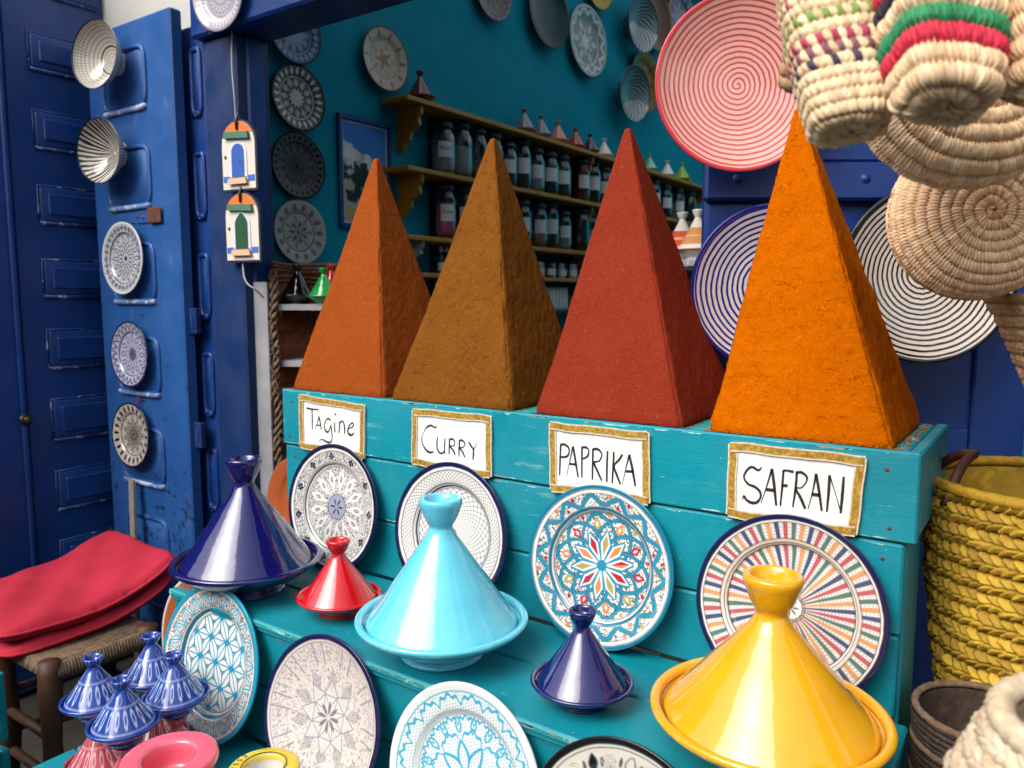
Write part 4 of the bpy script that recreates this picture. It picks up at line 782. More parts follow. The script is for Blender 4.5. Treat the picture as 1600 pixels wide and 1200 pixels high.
wallplate('white plate with orange flower near the maroon tagine', .130, pat_mandala('#c8c2b4', '#a8763c', 5, '#5a4a36', 51, .55, fill='#b5793e'), 2.461, 2.434)
wallplate('grey and pink plate cut by the top edge above the shelves', .14, pat_mandala('#8a7c7e', '#4a474c', 10, '#a07876', 61, .6), 3.211, 2.937)
wallplate('large dark teal dish on the wall above the shelves', .186, pat_mandala('#062c36', '#0e4a56', 16, '#041c24', 71, .7), 3.703, 2.972, prof=PROF_DISH)
wallplate('pale grey plate with white swirl above the shelves', .198, pat_mandala('#6f8284', '#d8dcd8', 6, '#aab4b2', 81, .62), 4.140, 2.936)
wallplate('yellow plate cut by the top edge above the shelves', .16, lambda r, t: np.ones(r.shape + (3,)) * c3('#b8962e'), 4.26, 3.31, nr=30)
wallplate('brown oval dish high on the wall by the ring plate', .215, lambda r, t: np.ones(r.shape + (3,)) * c3('#5a3a1a') * (.7 + .8 * fbm(r * 9, t * 4, 3))[..., None], 5.044, 3.312, prof=PROF_DISH)
wallplate('mustard patterned dish below the brown dish on the wall', .196, pat_mandala('#8a6a1c', '#4a3208', 8, '#6e5010', 91, .7), 4.914, 2.876)
wallplate('colourful yellow rimmed plate half behind the red ring plate', .206, pat_mandala('#3a3f5a', '#9a9ab0', 8, '#b0a838', 95, .6), 5.479, 3.433)
for y, z, lb in ((4.705, 3.17, 'upper striped grey bowl on the inner wall'), (4.604, 2.723, 'lower striped grey bowl on the inner wall')):
    o = bowl(lb, .17, .5, bowl_pat(2), (-2.275, y, z), (1, -.12, -.05), 0, 'striped bowls on the inner wall')
plate('silver grey relief plate hung on the lintel', .108, pat_mandala('#a9a3ad', '#dcd8dc', 20, '#8f8a98', 97, .5, petals=2), (-2.118, 1.505, 2.352), (.1, -1, -.05), nr=70, nt=280)
# framed picture of a white hill village
fr = empty('framed_picture', (-2.399, 2.36, 1.955), 0, 'blue framed picture of a white hillside village', 'picture')
for y0, y1, z0, z1 in ((-.15, .15, .205, .224), (-.15, .15, -.224, -.205), (-.15, -.132, -.2048, .2048), (.132, .15, -.2048, .2048)): slab('frame_bar', 0, .018, y0, y1, z0, z1, M['blue_dark'], fr, .002)
nY, nZ = 90, 130; yy, zz = np.meshgrid(np.linspace(0, 1, nY), np.linspace(0, 1, nZ), indexing='ij')
cc = np.ones(yy.shape + (3,)) * c3('#2a74cc'); cc = lay(cc, c3('#5a9ad8'), np.clip(1 - zz, 0, 1) * .5)
hill = .80 - .28 * yy + .06 * np.floor(fbm(yy * 7, yy * 0, 2, 3) * 6) / 3
blk = hash2(np.floor(yy * 9 + np.floor(zz * 11) * .5), np.floor(zz * 11)); cc = np.where((zz < hill)[..., None], (c3('#e0ded6') * (.62 + .5 * blk)[..., None]), cc)
cc = lay(cc, c3('#b8ae94'), (zz < .48) * 1.); tree = fbm(yy * 6, zz * 8, 4, 8); cc = lay(cc, c3('#14241f'), sm(.5 - tree + np.abs(zz - .4) * .9 - (yy > .25) * .06, .06) * (zz < .62)); cc = lay(cc, c3('#c8a468'), sm(zz - .13 - .05 * tree, .03))
edge = (yy < .035) | (yy > .965) | (zz < .022) | (zz > .978); cc = np.where(edge[..., None], c3('#c5cdd2'), cc)
V, F = grid(np.stack([np.full(yy.shape, .006), -.131 + .262 * yy, -.204 + .408 * zz], -1)); link('print', mesh_of('print', V, F, M['poster'], False, cc.reshape(-1, 3)), fr)

# ------------------------------------------------------------------ wall shelves with jars
M['backing'] = plain('dark_shelf_back', '#12242a', .8, '#0c1a1e', 6, .2)
su = empty('wall_shelves', (-2.40, 2.5, 0), 0, 'yellow wooden wall shelves with scalloped brackets full of jars', 'shelves')
SH = (2.278, 1.995, 1.712, 1.556)
for z in SH: slab('shelf_board', .001, .155, -.04, 3.4, z - .02, z, M['shelf'], su, .003)
slab('shelf_board', .001, .155, -.04, 3.4, 1.36, 1.38, M['black'], su, .003)
slab('backing_board', .0012, .006, .26, 3.39, 1.381, 2.257, M['backing'], su, .001)
def bracket(y, z, h, mat):
    pts = [(0, 0), (.135, 0), (.135, -.03), (.12, -.05), (.125, -.075), (.10, -.09), (.075, -.10), (.07, -.13), (.045, -.14), (.03, -.165), (0, -.18)]; k = h / .18
    V = [(x + .001, y - .009, z + q * k) for x, q in pts] + [(x + .001, y + .009, z + q * k) for x, q in pts]; n = len(pts)
    link('bracket', mesh_of('bracket', V, [list(range(n)), list(range(n, 2 * n))[::-1]] + [[i, n + i, n + (i + 1) % n, (i + 1) % n] for i in range(n)], mat, False), su)
for z, h in ((2.2575, .19), (1.9745, .19), (1.6915, .13)):
    for y in (.07, 1.55, 3.3): bracket(y, z, h, M['shelf'] if z > 1.9 else M['white_shelf'])
M['label_white'] = plain('jar_label', '#d8dada', .7); M['c_pink'] = plain('pink_soap', '#d8607c', .6, '#c04a68', 18, .4); M['c_brown'] = plain('brown_spice', '#4a2c18', .9, '#2c1a10', 40, .5)
M['c_white'] = plain('white_lumps', '#b9bcbc', .7, '#94989a', 20, .5); M['c_rust'] = plain('rust_powder', '#7a2c18', .9, '#5a1c10'); M['c_dark'] = plain('dark_herbs', '#18181c', .9, '#242420', 40, .5); M['c_tan'] = plain('tan_pieces', '#a98a5c', .8, '#7a5e38', 24, .5); M['c_olive'] = plain('olive_herbs', '#4a4a22', .9, '#34341a', 40, .5)
glass_p = [(.001, .003), (.040, .003), (.046, .010), (.047, .05), (.046, .165), (.040, .185), (.036, .195), (.036, .208), (.033, .208), (.033, .195), (.0365, .184), (.0425, .163), (.0435, .05), (.042, .014), (.001, .012)]
V, F = lathe(glass_p, 20); GLASS = mesh_of('glass_body', V, F, M['glass'], True)
V, F = lathe([(.001, .238), (.030, .238), (.039, .232), (.040, .214), (.039, .205), (.0365, .2045)], 20); LID = mesh_of('lid', V, F, M['lid'], True)
def content(h, mat, seed=0):
    V, F = lathe([(.001, .014), (.040, .016), (.0415, .03), (.0415, h - .006), (.034, h + .003), (.018, h - .002), (.001, h)], 18); V = V + np.random.RandomState(seed).uniform(-.0012, .0012, V.shape) * np.array((.3, .3, 1)); return mesh_of('contents', V, F, mat, True)
a_ = np.linspace(-.62, .62, 9); P = np.stack([np.stack([np.cos(a_) * .0476, np.sin(a_) * .0476, np.full(9, z)], -1) for z in (.075, .145)]); V, F = grid(P); LAB = mesh_of('label', V, F, M['label_white'], True)
CONT = {k: content(h, M[k], i) for i, (k, h) in enumerate((('c_pink', .15), ('c_brown', .12), ('c_white', .13), ('c_rust', .19), ('c_dark', .15), ('c_tan', .09), ('c_olive', .11)))}
def jar(label, y, zs, cont, lab=True, sc=1.0, x=-2.325, group='glass jars on the wall shelves', text=None):
    t = empty('glass_jar', (x, y, zs + .001), R(-38), label, 'jar', group); q_ = random.Random(int(y * 1000)); s_ = q_.uniform(.92, 1.08); t.scale = (sc * s_ * 1.13, sc * s_ * 1.13, sc * q_.uniform(.92, 1.1))
    link('glass_body', GLASS, t); link('lid', LID, t)
    if cont: link('contents', CONT[cont], t)
    if lab:
        l = link('label', LAB, t)
        if text:
            me = text_mesh(text, .026, M['ink']); w_ = np.array([v.co[:] for v in me.vertices])
            for v in me.vertices: a = v.co.x / .0479; v.co = (.0479 * math.cos(a), .0479 * math.sin(a), .115 + v.co.y)
            link('lettering', me, l)
ORD = 'first second third fourth fifth sixth seventh eighth ninth tenth eleventh twelfth thirteenth fourteenth fifteenth sixteenth seventeenth eighteenth nineteenth twentieth'.split()
row1 = [(2.78, 'c_white', 'Khol'), (2.905, 'c_white', 0), (3.03, 'c_tan', 0), (3.15, 'c_white', 1), (3.28, 'c_brown', 1), (3.405, 'c_olive', 1), (3.535, 'c_white', 1), (3.665, 'c_dark', 1), (3.795, 'c_olive', 1), (4.02, 'c_rust', 1), (4.15, 'c_dark', 1), (4.28, 'c_dark', 1), (4.45, 'c_brown', 1), (4.62, 'c_white', 0), (4.8, 'c_dark', 1), (4.99, 'c_white', 1), (5.18, 'c_dark', 1), (5.4, 'c_white', 1), (5.62, 'c_dark', 0)]
for i, (y, c_, tx) in enumerate(row1): jar('glass jar on the upper jar shelf, %s from the left' % ORD[i], y, 1.995, c_, bool(tx), 1.02, text=tx if isinstance(tx, str) else None)
row2 = [(2.79, 'c_pink', 'Rose'), (2.93, 'c_dark', 1), (3.06, 'c_olive', 1), (3.2, 'c_brown', 0), (3.40, 'c_dark', 1), (3.56, 'c_tan', 1), (3.68, 'c_olive', 1), (3.82, 'c_white', 1), (4.01, 'c_dark', 0), (4.12, 'c_white', 0), (4.3, 'c_dark', 0), (4.5, 'c_brown', 1), (4.75, 'c_dark', 0), (5.05, 'c_white', 1), (5.3, 'c_pink', 1)]
for i, (y, c_, tx) in enumerate(row2): jar('glass jar on the middle jar shelf, %s from the left' % ORD[i], y, 1.712, c_, bool(tx), 1.0, text=tx if isinstance(tx, str) else None)
V, F = lathe([(.001, 0), (.017, 0), (.018, .004), (.018, .055), (.015, .064), (.0155, .066), (.0155, .08), (.014, .082), (.001, .082)], 14); SMJ = mesh_of('jar_body', V, F, M['c_white'], True); SMK = mesh_of('jar_body', V, F, M['lid'], True)
V, F = lathe([(.0183, .015), (.0183, .05)], 14); SML = mesh_of('label', V, F, M['label_white'], True)
V, F = lathe([(.001, 0), (.014, 0), (.015, .004), (.015, .07), (.008, .085), (.006, .11), (.001, .11)], 12); BOT = mesh_of('bottle_body', V, F, M['lid'], True)
V, F = lathe([(.007, .098), (.0085, .10), (.0085, .122), (.001, .123)], 12); CAPm = mesh_of('cap', V, F, M['white'], True)
for i, y in enumerate((2.74, 2.78, 2.825, 2.87)):
    t = empty('bottle', (-2.31, y, 1.557), 0, 'small dark dropper bottle on the low shelf, %s from the left' % ORD[i], 'bottle', 'small bottles'); link('bottle_body', BOT, t); link('cap', CAPm, t)
    l_ = link('label', SML, t); l_.scale = (.84, .84, 1)
for i in range(20):
    y = 3.30 + i * .058; t = empty('cosmetic_jar', (-2.30 - .02 * (i % 2), y, 1.557), 0, 'small cosmetic jar on the low shelf, %s from the left' % ORD[i], 'jar', 'small cosmetic jars'); link('jar_body', SMJ if i % 3 else SMK, t); link('label', SML, t)
M['tube_green'] = plain('green_packet', '#2f6a2a', .6, '#1c4418'); V, F = lathe([(.001, 0), (.012, 0), (.013, .01), (.013, .095), (.010, .10), (.010, .125), (.001, .126)], 12); TUB = mesh_of('tube_body', V, F, M['white'], True)
for i in range(12):
    t = empty('soap_tube', (-2.30, 3.44 + i * .034, 1.381), 0, 'white tube on the lowest dark shelf, %s from the left' % ORD[i], 'tube', 'white tubes'); link('tube_body', TUB, t); l_ = link('label', SML, t); l_.scale = (.73, .73, 1.2)
for i in range(7):
    o = MB().box((0, 0, .04), (.03, .05, .08), bev=.003).build('herb_packet', M['tube_green'], None, loc=(-2.30, 3.87 + i * .062, 1.381)); tag(o, 'green packet on the lowest dark shelf, %s from the left' % ORD[i], 'packet', 'green packets')
# little tagines on the top shelf
M['salmon'] = glaze('salmon_glaze', '#c98878', '#b87464'); M['redb'] = glaze('brick_glaze', '#a63a24', '#8a2c1c'); M['plum'] = glaze('plum_glaze', '#3c1a2c', '#2c1220'); M['mint'] = glaze('mint_glaze', '#7cc4a0', '#6ab48e'); M['lime'] = glaze('lime_glaze', '#7fae2a', '#6a9a20'); M['greyg'] = glaze('grey_glaze', '#8c9296', '#5c666c', var=1)
for y, m_, Rr, lb in ((2.63, 'maroon', .068, 'maroon tagine at the left end of the top shelf'), (3.43, 'greyg', .066, 'grey patterned tagine, first of the small row on top shelf'), (3.59, 'greyg', .064, 'grey tagine beside the salmon one on top shelf'), (3.76, 'salmon', .064, 'salmon pink tagine on the top shelf'), (3.95, 'redb', .062, 'brick red tagine on the top shelf'), (4.12, 'plum', .06, 'dark plum tagine on the top shelf'), (4.29, 'white', .06, 'white tagine right of the plum one on top shelf'), (4.93, 'mint', .062, 'mint green tagine on the top shelf'), (5.22, 'white', .06, 'white cup shaped tagine near the lime one'), (5.48, 'lime', .07, 'lime green tagine on the top shelf')):
    tagine(lb, Rr, (-2.325, y, 2.2795), M[m_], 2.05, 1.2, 'small tagines on the top shelf', 40)

# ------------------------------------------------------------------ wicker corner shelf
wk = empty('wicker_shelf', (-2.082, 1.63, 0), R(35), 'wicker backed shelf with white boards beside the door post', 'shelf')
# local x to the right, y into the shop
back = MB(); nb = 74; rs = random.Random(5)
def curve(s): a = PI * (s - .5); return (.165 + .165 * math.sin(a) * 1.0, .02 + .17 * math.cos(a) ** .7 if abs(math.cos(a)) > 1e-6 else .02)
for i in range(nb):
    x, y = curve((i + .5) / nb); j = rs.uniform(-.0012, .0012); back.tube([(x + j, y, .55), (x, y + j, 1.0), (x - j, y, 1.53 + rs.uniform(-.004, .004))], .0034, 6)
M['reed'] = plain('reed_wicker', '#8f5c38', .7, '#6e4226', 40, .4); M['reed2'] = plain('split_reed', '#7a5030', .75, '#5e3a22', 40, .4)
tag(back.build('reeds', M['reed'], wk, True), kind='stuff')
for z in (.75, .98, 1.16, 1.335, 1.50, 1.515, 1.53):
    MB().tube([(*[c_ * 1 for c_ in curve(s)][:1], curve(s)[1] - .006, z + .004 * math.sin(s * 9)) for s in np.linspace(0.02, .98, 30)], .005, 6).build('binding', M['reed2'], wk, True)
for z in (1.429, 1.245, 1.05, .86):
    pts = [(.0 + .012, .02)] + [(.165 + (curve(s)[0] - .165) * .96, curve(s)[1] - .01) for s in np.linspace(.06, .94, 20)] + [(.318, .02)]; n = len(pts)
    V = [(x, y, z - .02) for x, y in pts] + [(x, y, z) for x, y in pts]; link('shelf_board', mesh_of('shelf_board', V, [list(range(n)), list(range(n, 2 * n))[::-1]] + [[i, n + i, n + (i + 1) % n, (i + 1) % n] for i in range(n)], M['white_shelf'], False), wk)
rope = MB(); zz = np.linspace(.55, 1.54, 160)
for k in range(3): rope.tube(np.c_[.0 + .009 * np.cos(zz * 70 + k * 2.1) + .004 * np.sin(zz * 31), .012 + .009 * np.sin(zz * 70 + k * 2.1), zz], .006 + .0015 * np.sin(zz * 200), 6)
for i in range(90): z = rs.uniform(.56, 1.52); a = rs.uniform(0, 6.28); rope.tube([(0, .012, z), (.02 * math.cos(a), .012 + .02 * math.sin(a), z - .012), (.024 * math.cos(a + .5), .012 + .02 * math.sin(a + .5), z - .035)], .0018, 4)
tag(rope.build('frayed_rope', M['rope'], wk, True), kind='stuff')
top = MB()
for q in range(3): top.tube([(curve(s)[0], curve(s)[1] - .01 - .004 * q, 1.538 + .011 * q + .002 * math.sin(s * 14 + q)) for s in np.linspace(0, 1, 40)], .0065, 6)
top.build('top_binding', M['reed2'], wk, True)
slab('white_upright', -.062, -.016, .0, .03, .0, 1.50, M['white_shelf'], wk, .003)
def on_wicker(lx, ly, z):
    a = R(35); return (-2.082 + lx * math.cos(a) - ly * math.sin(a), 1.63 + lx * math.sin(a) + ly * math.cos(a), z)
tagine('small black tagine on the top board of the wicker shelf', .064, on_wicker(.062, .075, 1.430), M['blackglaze'], 2.0, 1.2, 'tagines on the wicker shelf', 48)
tagine('small green tagine on the top board of the wicker shelf', .058, on_wicker(.155, .045, 1.430), M['green'], 2.0, 1.2, 'tagines on the wicker shelf', 48)
tagine('small red tagine behind the green one on the wicker shelf', .056, on_wicker(.16, .128, 1.430), M['red'], 2.3, 1.3, 'tagines on the wicker shelf', 48)
tagine('small red tagine on the second board of the wicker shelf', .056, on_wicker(.135, .07, 1.246), M['red'], 2.3, 1.4, 'tagines on the wicker shelf', 48)
tagine('small yellow tagine on the third board of the wicker shelf', .07, on_wicker(.12, .07, 1.051), M['yellow'], 2.2, 1.3, 'tagines on the wicker shelf', 48)

# ------------------------------------------------------------------ souvenir door plaques and cable on the post
def plaque(label, x, z, door):
    t = empty('door_plaque', (x, 1.545, z), R(8), label, 'plaque', 'souvenir door plaques'); hw, hh = .074, .108
    def arch(w, z0, z1, n=14, pointed=0):
        r = w; pts = [(-w, z0), (w, z0)]; pts += [(w * math.cos(a), z1 - w + (w + pointed * math.sin(a) ** 6) * math.sin(a)) for a in np.linspace(0, PI, n)]; return pts
    def prism(name, pts, y0, y1, mat, parent): 
        n = len(pts); V = [(a, y0, b) for a, b in pts] + [(a, y1, b) for a, b in pts]
        return link(name, mesh_of(name, V, [list(range(n)), list(range(n, 2 * n))[::-1]] + [[i, n + i, n + (i + 1) % n, (i + 1) % n] for i in range(n)], mat, False), parent)
    prism('rim', arch(hw, -hh, hh), -.006, .006, M['pl_navy'], t); prism('face', arch(hw - .006, -hh + .006, hh - .006), -.0085, -.0062, M['pl_white'], t)
    cap = [(a, b) for a, b in arch(hw - .0065, -hh, hh - .0065) if b > hh - .05]; prism('orange_top', cap, -.0098, -.0086, M['pl_orange'], t)
    prism('canopy', [(-.052, .052), (.052, .046), (.048, .066), (-.048, .07)], -.02, -.0086, M['pl_green'], t)
    prism('surround', arch(.036, -.066, .042, 16, .006 * (door == 1)), -.011, -.0086, M['pl_pale'], t); d_ = prism('arched_door', arch(.026, -.066, .034, 16, .008 * (door == 1)), -.0125, -.0112, M['pl_blue'] if door == 0 else M['pl_dkgreen'], t)
    prism('door_knob', [(.010 + .002 * math.cos(a), -.02 + .002 * math.sin(a)) for a in np.linspace(0, 6, 8)], -.0145, -.0126, M['pl_navy'], d_)
    for s in (-1, 1): prism('blue_dado', sorted([(s * .037, -.08), (s * .065, -.08), (s * .065, -.062), (s * .037, -.062)], key=lambda p: math.atan2(p[1] + .07, p[0] - s * .05)), -.0098, -.0086, M['pl_sky'], t)
    prism('step', [(-.04, -.088), (.04, -.088), (.036, -.07), (-.036, -.07)], -.02, -.0126, M['pl_sand'], t)
    prism('lamp', [(-.054 + .005 * math.cos(a), -.004 + .006 * math.sin(a)) for a in np.linspace(0, 6, 8)], -.0098, -.0086, M['pl_navy'], t)
    MB().tube([(.0, -.012, .075), (.002, -.016, .1), (0, -.004, .125), (-.002, .0, .14)], .004, 6).build('cord', M['black'], t, True)
for k_, v_ in dict(navy='#121a3a', white='#cfc4b8', orange='#cf6a20', green='#3f6b58', pale='#c5c6d4', blue='#1f4f9e', dkgreen='#0f4326', sky='#2f62b0', sand='#c9a987').items(): M['pl_' + k_] = plain('plaque_' + k_, v_, .55, None, 30, .1)
plaque('white souvenir plaque with blue arched door, upper one on post', -2.105, 1.886, 0); plaque('white souvenir plaque with green arched door, lower one on post', -2.10, 1.668, 1)
o = MB().tube(spline([(-2.125, 1.545, 2.26), (-2.13, 1.545, 2.15), (-2.122, 1.545, 2.02), (-2.12, 1.545, 1.80), (-2.118, 1.548, 1.56), (-2.10, 1.545, 1.50), (-2.075, 1.56, 1.475), (-2.09, 1.60, 1.45)], 60), .0026, 8).build('cable', M['white_shelf'], None, True); tag(o, 'thin white cable running down the blue door post', 'cable')
# orange and white tagines on a white shelf behind the red pyramid
ws = empty('white_shelf_unit', (-.90, 2.235, 0), R(35), 'white shelf unit with orange tagines beside the blue door', 'shelf')
for z in (1.555, 1.30): slab('shelf_board', -.07, .22, -.21, .09, z - .022, z, M['white_shelf'], ws)
for x in (-.065, .21): slab('upright', x - .012, x + .012, .02, .045, .03, 1.90 if x > 0 else 1.532, M['white_shelf'], ws)
def band_tagine(label, loc, Rr, H, a, b, text=None):
    t = empty('tagine', loc, R(35), label, 'tagine', 'orange tagines on the white shelf'); bs, ld = tagine_parts(Rr, H, 1.1)
    for nm, pr in (('base', np.vstack([bs[:1], spline(bs[1:], 60)])), ('lid', spline(ld, 90))):
        pr[:, 0] = np.maximum(pr[:, 0], .0002); V, F = lathe(pr, 64); z = V[:, 2] / Rr; r_ = np.hypot(V[:, 0], V[:, 1]) / Rr; c = np.ones((len(V), 3)) * c3('#d8d0c6')
        if nm == 'lid': c = lay(c, c3(a), ((z > .62) & (z < 1.35)) * 1.); c = lay(c, c3(b), ((z > .95) & (z < 1.06)) * 1.)
        else: c = lay(c, c3(a), ((z > .33) & (z < .44)) * 1.)
        link(nm, mesh_of(nm, V, F, M['pg'], True, c), t)
    if text:
        me = text_mesh(text, .03, M['ink'])
        for v in me.vertices: zz_ = .075 + v.co.y; rr_ = Rr * .80 * (1 - (zz_ / Rr - .53) / 1.35) ; an = v.co.x / rr_ - PI / 2; v.co = (rr_ * 1.02 * math.cos(an), rr_ * 1.02 * math.sin(an), zz_)
        link('lettering', me, t)
band_tagine('orange and white banded tagine on the white shelf', (-.935, 2.215, 1.556), .066, 2.2, '#c8542c', '#d8a080')
band_tagine('orange lettered tagine partly behind the blue ring plate', (-.845, 2.11, 1.556), .064, 2.15, '#c98a54', '#d8b090', 'ESSAOUIRA')

# ------------------------------------------------------------------ straw work
def straw_mesh(name, path, style='coil', pitch=.013, stitch=.006, nt=480, per=7, ax=1., ay=1., ex=2., amp=1., col=None, tone=('#dcbc92', '#c6a074'), thick=.006, seed=0):
    """woven surface of revolution (or rounded box section): path [(r,z)...]; coils or plaited rows as real relief"""
    p = spline(path, 400); L = np.r_[0, np.cumsum(np.hypot(*np.diff(p, axis=0).T))]; nu = int(L[-1] / pitch * per) + 2
    s = np.linspace(0, L[-1], nu); r = np.interp(s, L, p[:, 0]); z = np.interp(s, L, p[:, 1]); dr = np.gradient(r, s); dz = np.gradient(z, s); nr_, nz_ = dz, -dr
    t = np.linspace(0, 2 * PI, nt, endpoint=False); S, T = np.meshgrid(s, t, indexing='ij'); Rr = r[:, None]
    ct, sn = np.cos(t), np.sin(t); k = (np.abs(ct) ** ex + np.abs(sn) ** ex) ** (-1 / ex); X0, Y0 = ct * k, sn * k
    ph = S / pitch + (T / (2 * PI) if style == 'coil' else 0) + .05 * np.sin(T * 5 + seed) + (.12 if style == 'coil' else .15) * (fbm(T * 9, S * 40, 2, seed) - .37); row = np.floor(ph); v = ph - row - .5
    rrow = np.maximum(np.interp(np.clip((row + .5) * pitch, 0, L[-1]), s, r), .004); N = np.maximum(6, np.round(2 * PI * rrow / stitch))
    if style == 'coil':
        a = T * N / (2 * PI) + .5 * (row % 2) + v * .5; st_ = a - np.floor(a); h = np.sqrt(np.clip(1 - (2 * v) ** 2, 0, 1)) * pitch * .42 + pitch * .13 * np.sin(PI * st_) ** .6 - pitch * .25 * (np.abs(v) > .38) * (np.abs(st_ - .5) > .3)
    else:
        a = T * N / (2 * PI) + np.abs(v) * 2.1 + .5 * (row % 2); st_ = a - np.floor(a); h = pitch * .22 * np.cos(v * PI) ** .5 + pitch * .24 * (1 - st_) ** .7 * np.minimum(1, st_ * 9) - pitch * .14 * np.exp(-(v / .05) ** 2) + .012 * pitch * np.sin(st_ * 25)
        h = h - pitch * .3 * (np.abs(v) > .42) * (np.abs(st_ - .5) > .2)
    if style != 'coil': h = h * (.8 + .4 * hash2(row * 7.3, np.floor(a)))
    h = h * amp + .3 * pitch * (fbm(T * 12, S * 60, 2, seed) - .4)
    P = np.stack([X0 * Rr * ax + X0 * nr_[:, None] * h, Y0 * Rr * ay + Y0 * nr_[:, None] * h, z[:, None] + nz_[:, None] * h + 0 * T], -1)
    idx = np.floor(a); f = hash2(row + seed, idx); g_ = hash2(row * 3.1 + 5, idx + 2)
    c = c3(tone[0]) * (1 - f[..., None]) + c3(tone[1]) * f[..., None]; c = c * (.85 + .3 * g_)[..., None]
    if col is not None: c = col(c, S / L[-1], T, row, idx, st_, L[-1])
    V, F = grid(P, True); n0 = len(V)
    Pin = np.stack([X0 * np.maximum(Rr * ax - thick * nr_[:, None], .0005), Y0 * np.maximum(Rr * ay - thick * nr_[:, None], .0005), z[:, None] - nz_[:, None] * thick - 0 * T + .25 * h * (-nz_[:, None])], -1)[::3, ::3]
    V2, F2 = grid(Pin, True); c2 = c[::3, ::3].reshape(-1, 3) * .9
    V = np.vstack([V, V2]); F = np.vstack([F, F2[:, ::-1] + n0])
    # close the rim
    return mesh_of(name, V, F, M['straw'], True, np.vstack([c.reshape(-1, 3), c2]))
def cam_frame(loc, tilt_deg, roll_deg=0, yaw_deg=0):
    """upright frame turned to the street corner the stall faces, then tipped so its underside shows"""
    m = Matrix.Rotation(R(35 + yaw_deg), 4, 'Z') @ Matrix.Rotation(R(roll_deg), 4, 'Y') @ Matrix.Rotation(R(tilt_deg), 4, 'X'); m.translation = Vector(loc); return m
def rim(path_r, z, r, parent, ax=1., ay=1., mat=None, n=90, ex=2.):
    t = np.linspace(0, 2 * PI, n); ct, sn = np.cos(t), np.sin(t); k = (np.abs(ct) ** ex + np.abs(sn) ** ex) ** (-1 / ex)
    return MB().tube(np.c_[ct * k * path_r * ax, sn * k * path_r * ay, np.full(n, z)], r * (1 + .12 * np.sin(t * 40)), 8, False).build('rim', mat or M['strawp'], parent, True)
M['cream'] = plain('cream_straw', '#d8c6a8', .8, '#bfa888', 80, .5); M['strawp'] = plain('plain_straw', '#b8935f', .75, '#9c7848', 90, .5); M['strawy'] = plain('yellow_straw', '#b8901c', .7, '#a07812', 90, .5); M['leather'] = plain('brown_leather', '#4a2018', .5, '#3a160f', 30, .3)
def basket(label, loc, me, group=None, mat4=None, name='straw_basket'):
    t = empty(name, loc, 0, label, 'basket', group)
    if mat4 is not None: t.matrix_local = mat4
    link('woven_body', me, t); return t
# yellow shopping basket
b = basket('bright yellow plaited basket with leather handles at right', (.012, 1.565, .62), straw_mesh('woven_body', [(.001, 0), (.09, .003), (.125, .03), (.145, .12), (.165, .28), (.183, .42), (.19, .515)], 'plait', .034, .0165, 900, 18, amp=1.0, tone=('#cba632', '#ab8420'), seed=2, thick=.012), 'baskets on the floor at right')
rim(.191, .52, .010, b, mat=M['strawy'])
for s, yy in ((-1, .0), (1, .0)):
    an = R(200 if s < 0 else 60); cx, cy = .185 * math.cos(an), .185 * math.sin(an)
    tx, ty = -math.sin(an), math.cos(an); pts = [(cx + tx * q * .075 - .06 * math.cos(an) * (1 - abs(q)), cy + ty * q * .075 - .06 * math.sin(an) * (1 - abs(q)), .49 + .075 * (1 - q * q)) for q in np.linspace(-1, 1, 25)]
    MB().tube(pts, .0085, 8).build('handle', M['leather'] if s < 0 else M['strawp'], b, True)
# it stands on an upturned crate so that its rim is at chest height
cr = empty('wooden_crate', (.012, 1.565, 0), R(8), 'grey wooden crate under the yellow basket', 'crate')
for z in (.09, .28, .47):
    for s in (-1, 1): slab('slat', -.17, .17, s * .165 - .007, s * .165 + .007, z - .075, z + .075, M['wood_grey'], cr, .002); slab('slat', s * .178 - .007, s * .178 + .007, -.172, .172, z - .075, z + .075, M['wood_grey'], cr, .002)
slab('top_board', -.19, .19, -.175, .175, .60, .617, M['wood_grey'], cr)
# stacked dark baskets
for k in range(3):
    b = basket(('topmost', 'middle', 'lowest')[k] + ' of the dark brown nested baskets beside the stand', (-.055, 1.30, .705 - .05 * k), straw_mesh('woven_body', [(.001, 0), (.05, .002), (.075, .03), (.088, .09), (.092, .13)], 'coil', .0095, .006, 320, 7, tone=('#453526', '#2e2118'), seed=k, amp=1.3), 'dark nested baskets'); rim(.092, .132, .0055, b, mat=M['rope'])
pl_ = slab('plinth_block', -.145, .03, 1.21, 1.38, 0, .60, M['wood_grey']); tag(pl_, 'grey wooden block carrying the dark nested baskets', 'block')
# cream basket at the bottom right corner
b = basket('cream woven basket in the bottom right corner', (.075, .84, .86), straw_mesh('woven_body', [(.001, 0), (.09, .004), (.125, .04), (.138, .10), (.122, .16), (.098, .205)], 'plait', .022, .016, 420, 12, tone=('#d8c8ae', '#bfa888'), seed=4, thick=.01)); rim(.099, .207, .012, b, mat=M['cream'])
for z, s in ((.855, .27),): sb_ = slab('plinth_block', .045 - .11, .045 + .11, .75, .97, 0, .856, M['wood_grey']); tag(sb_, 'grey wooden block carrying the cream basket', 'block')
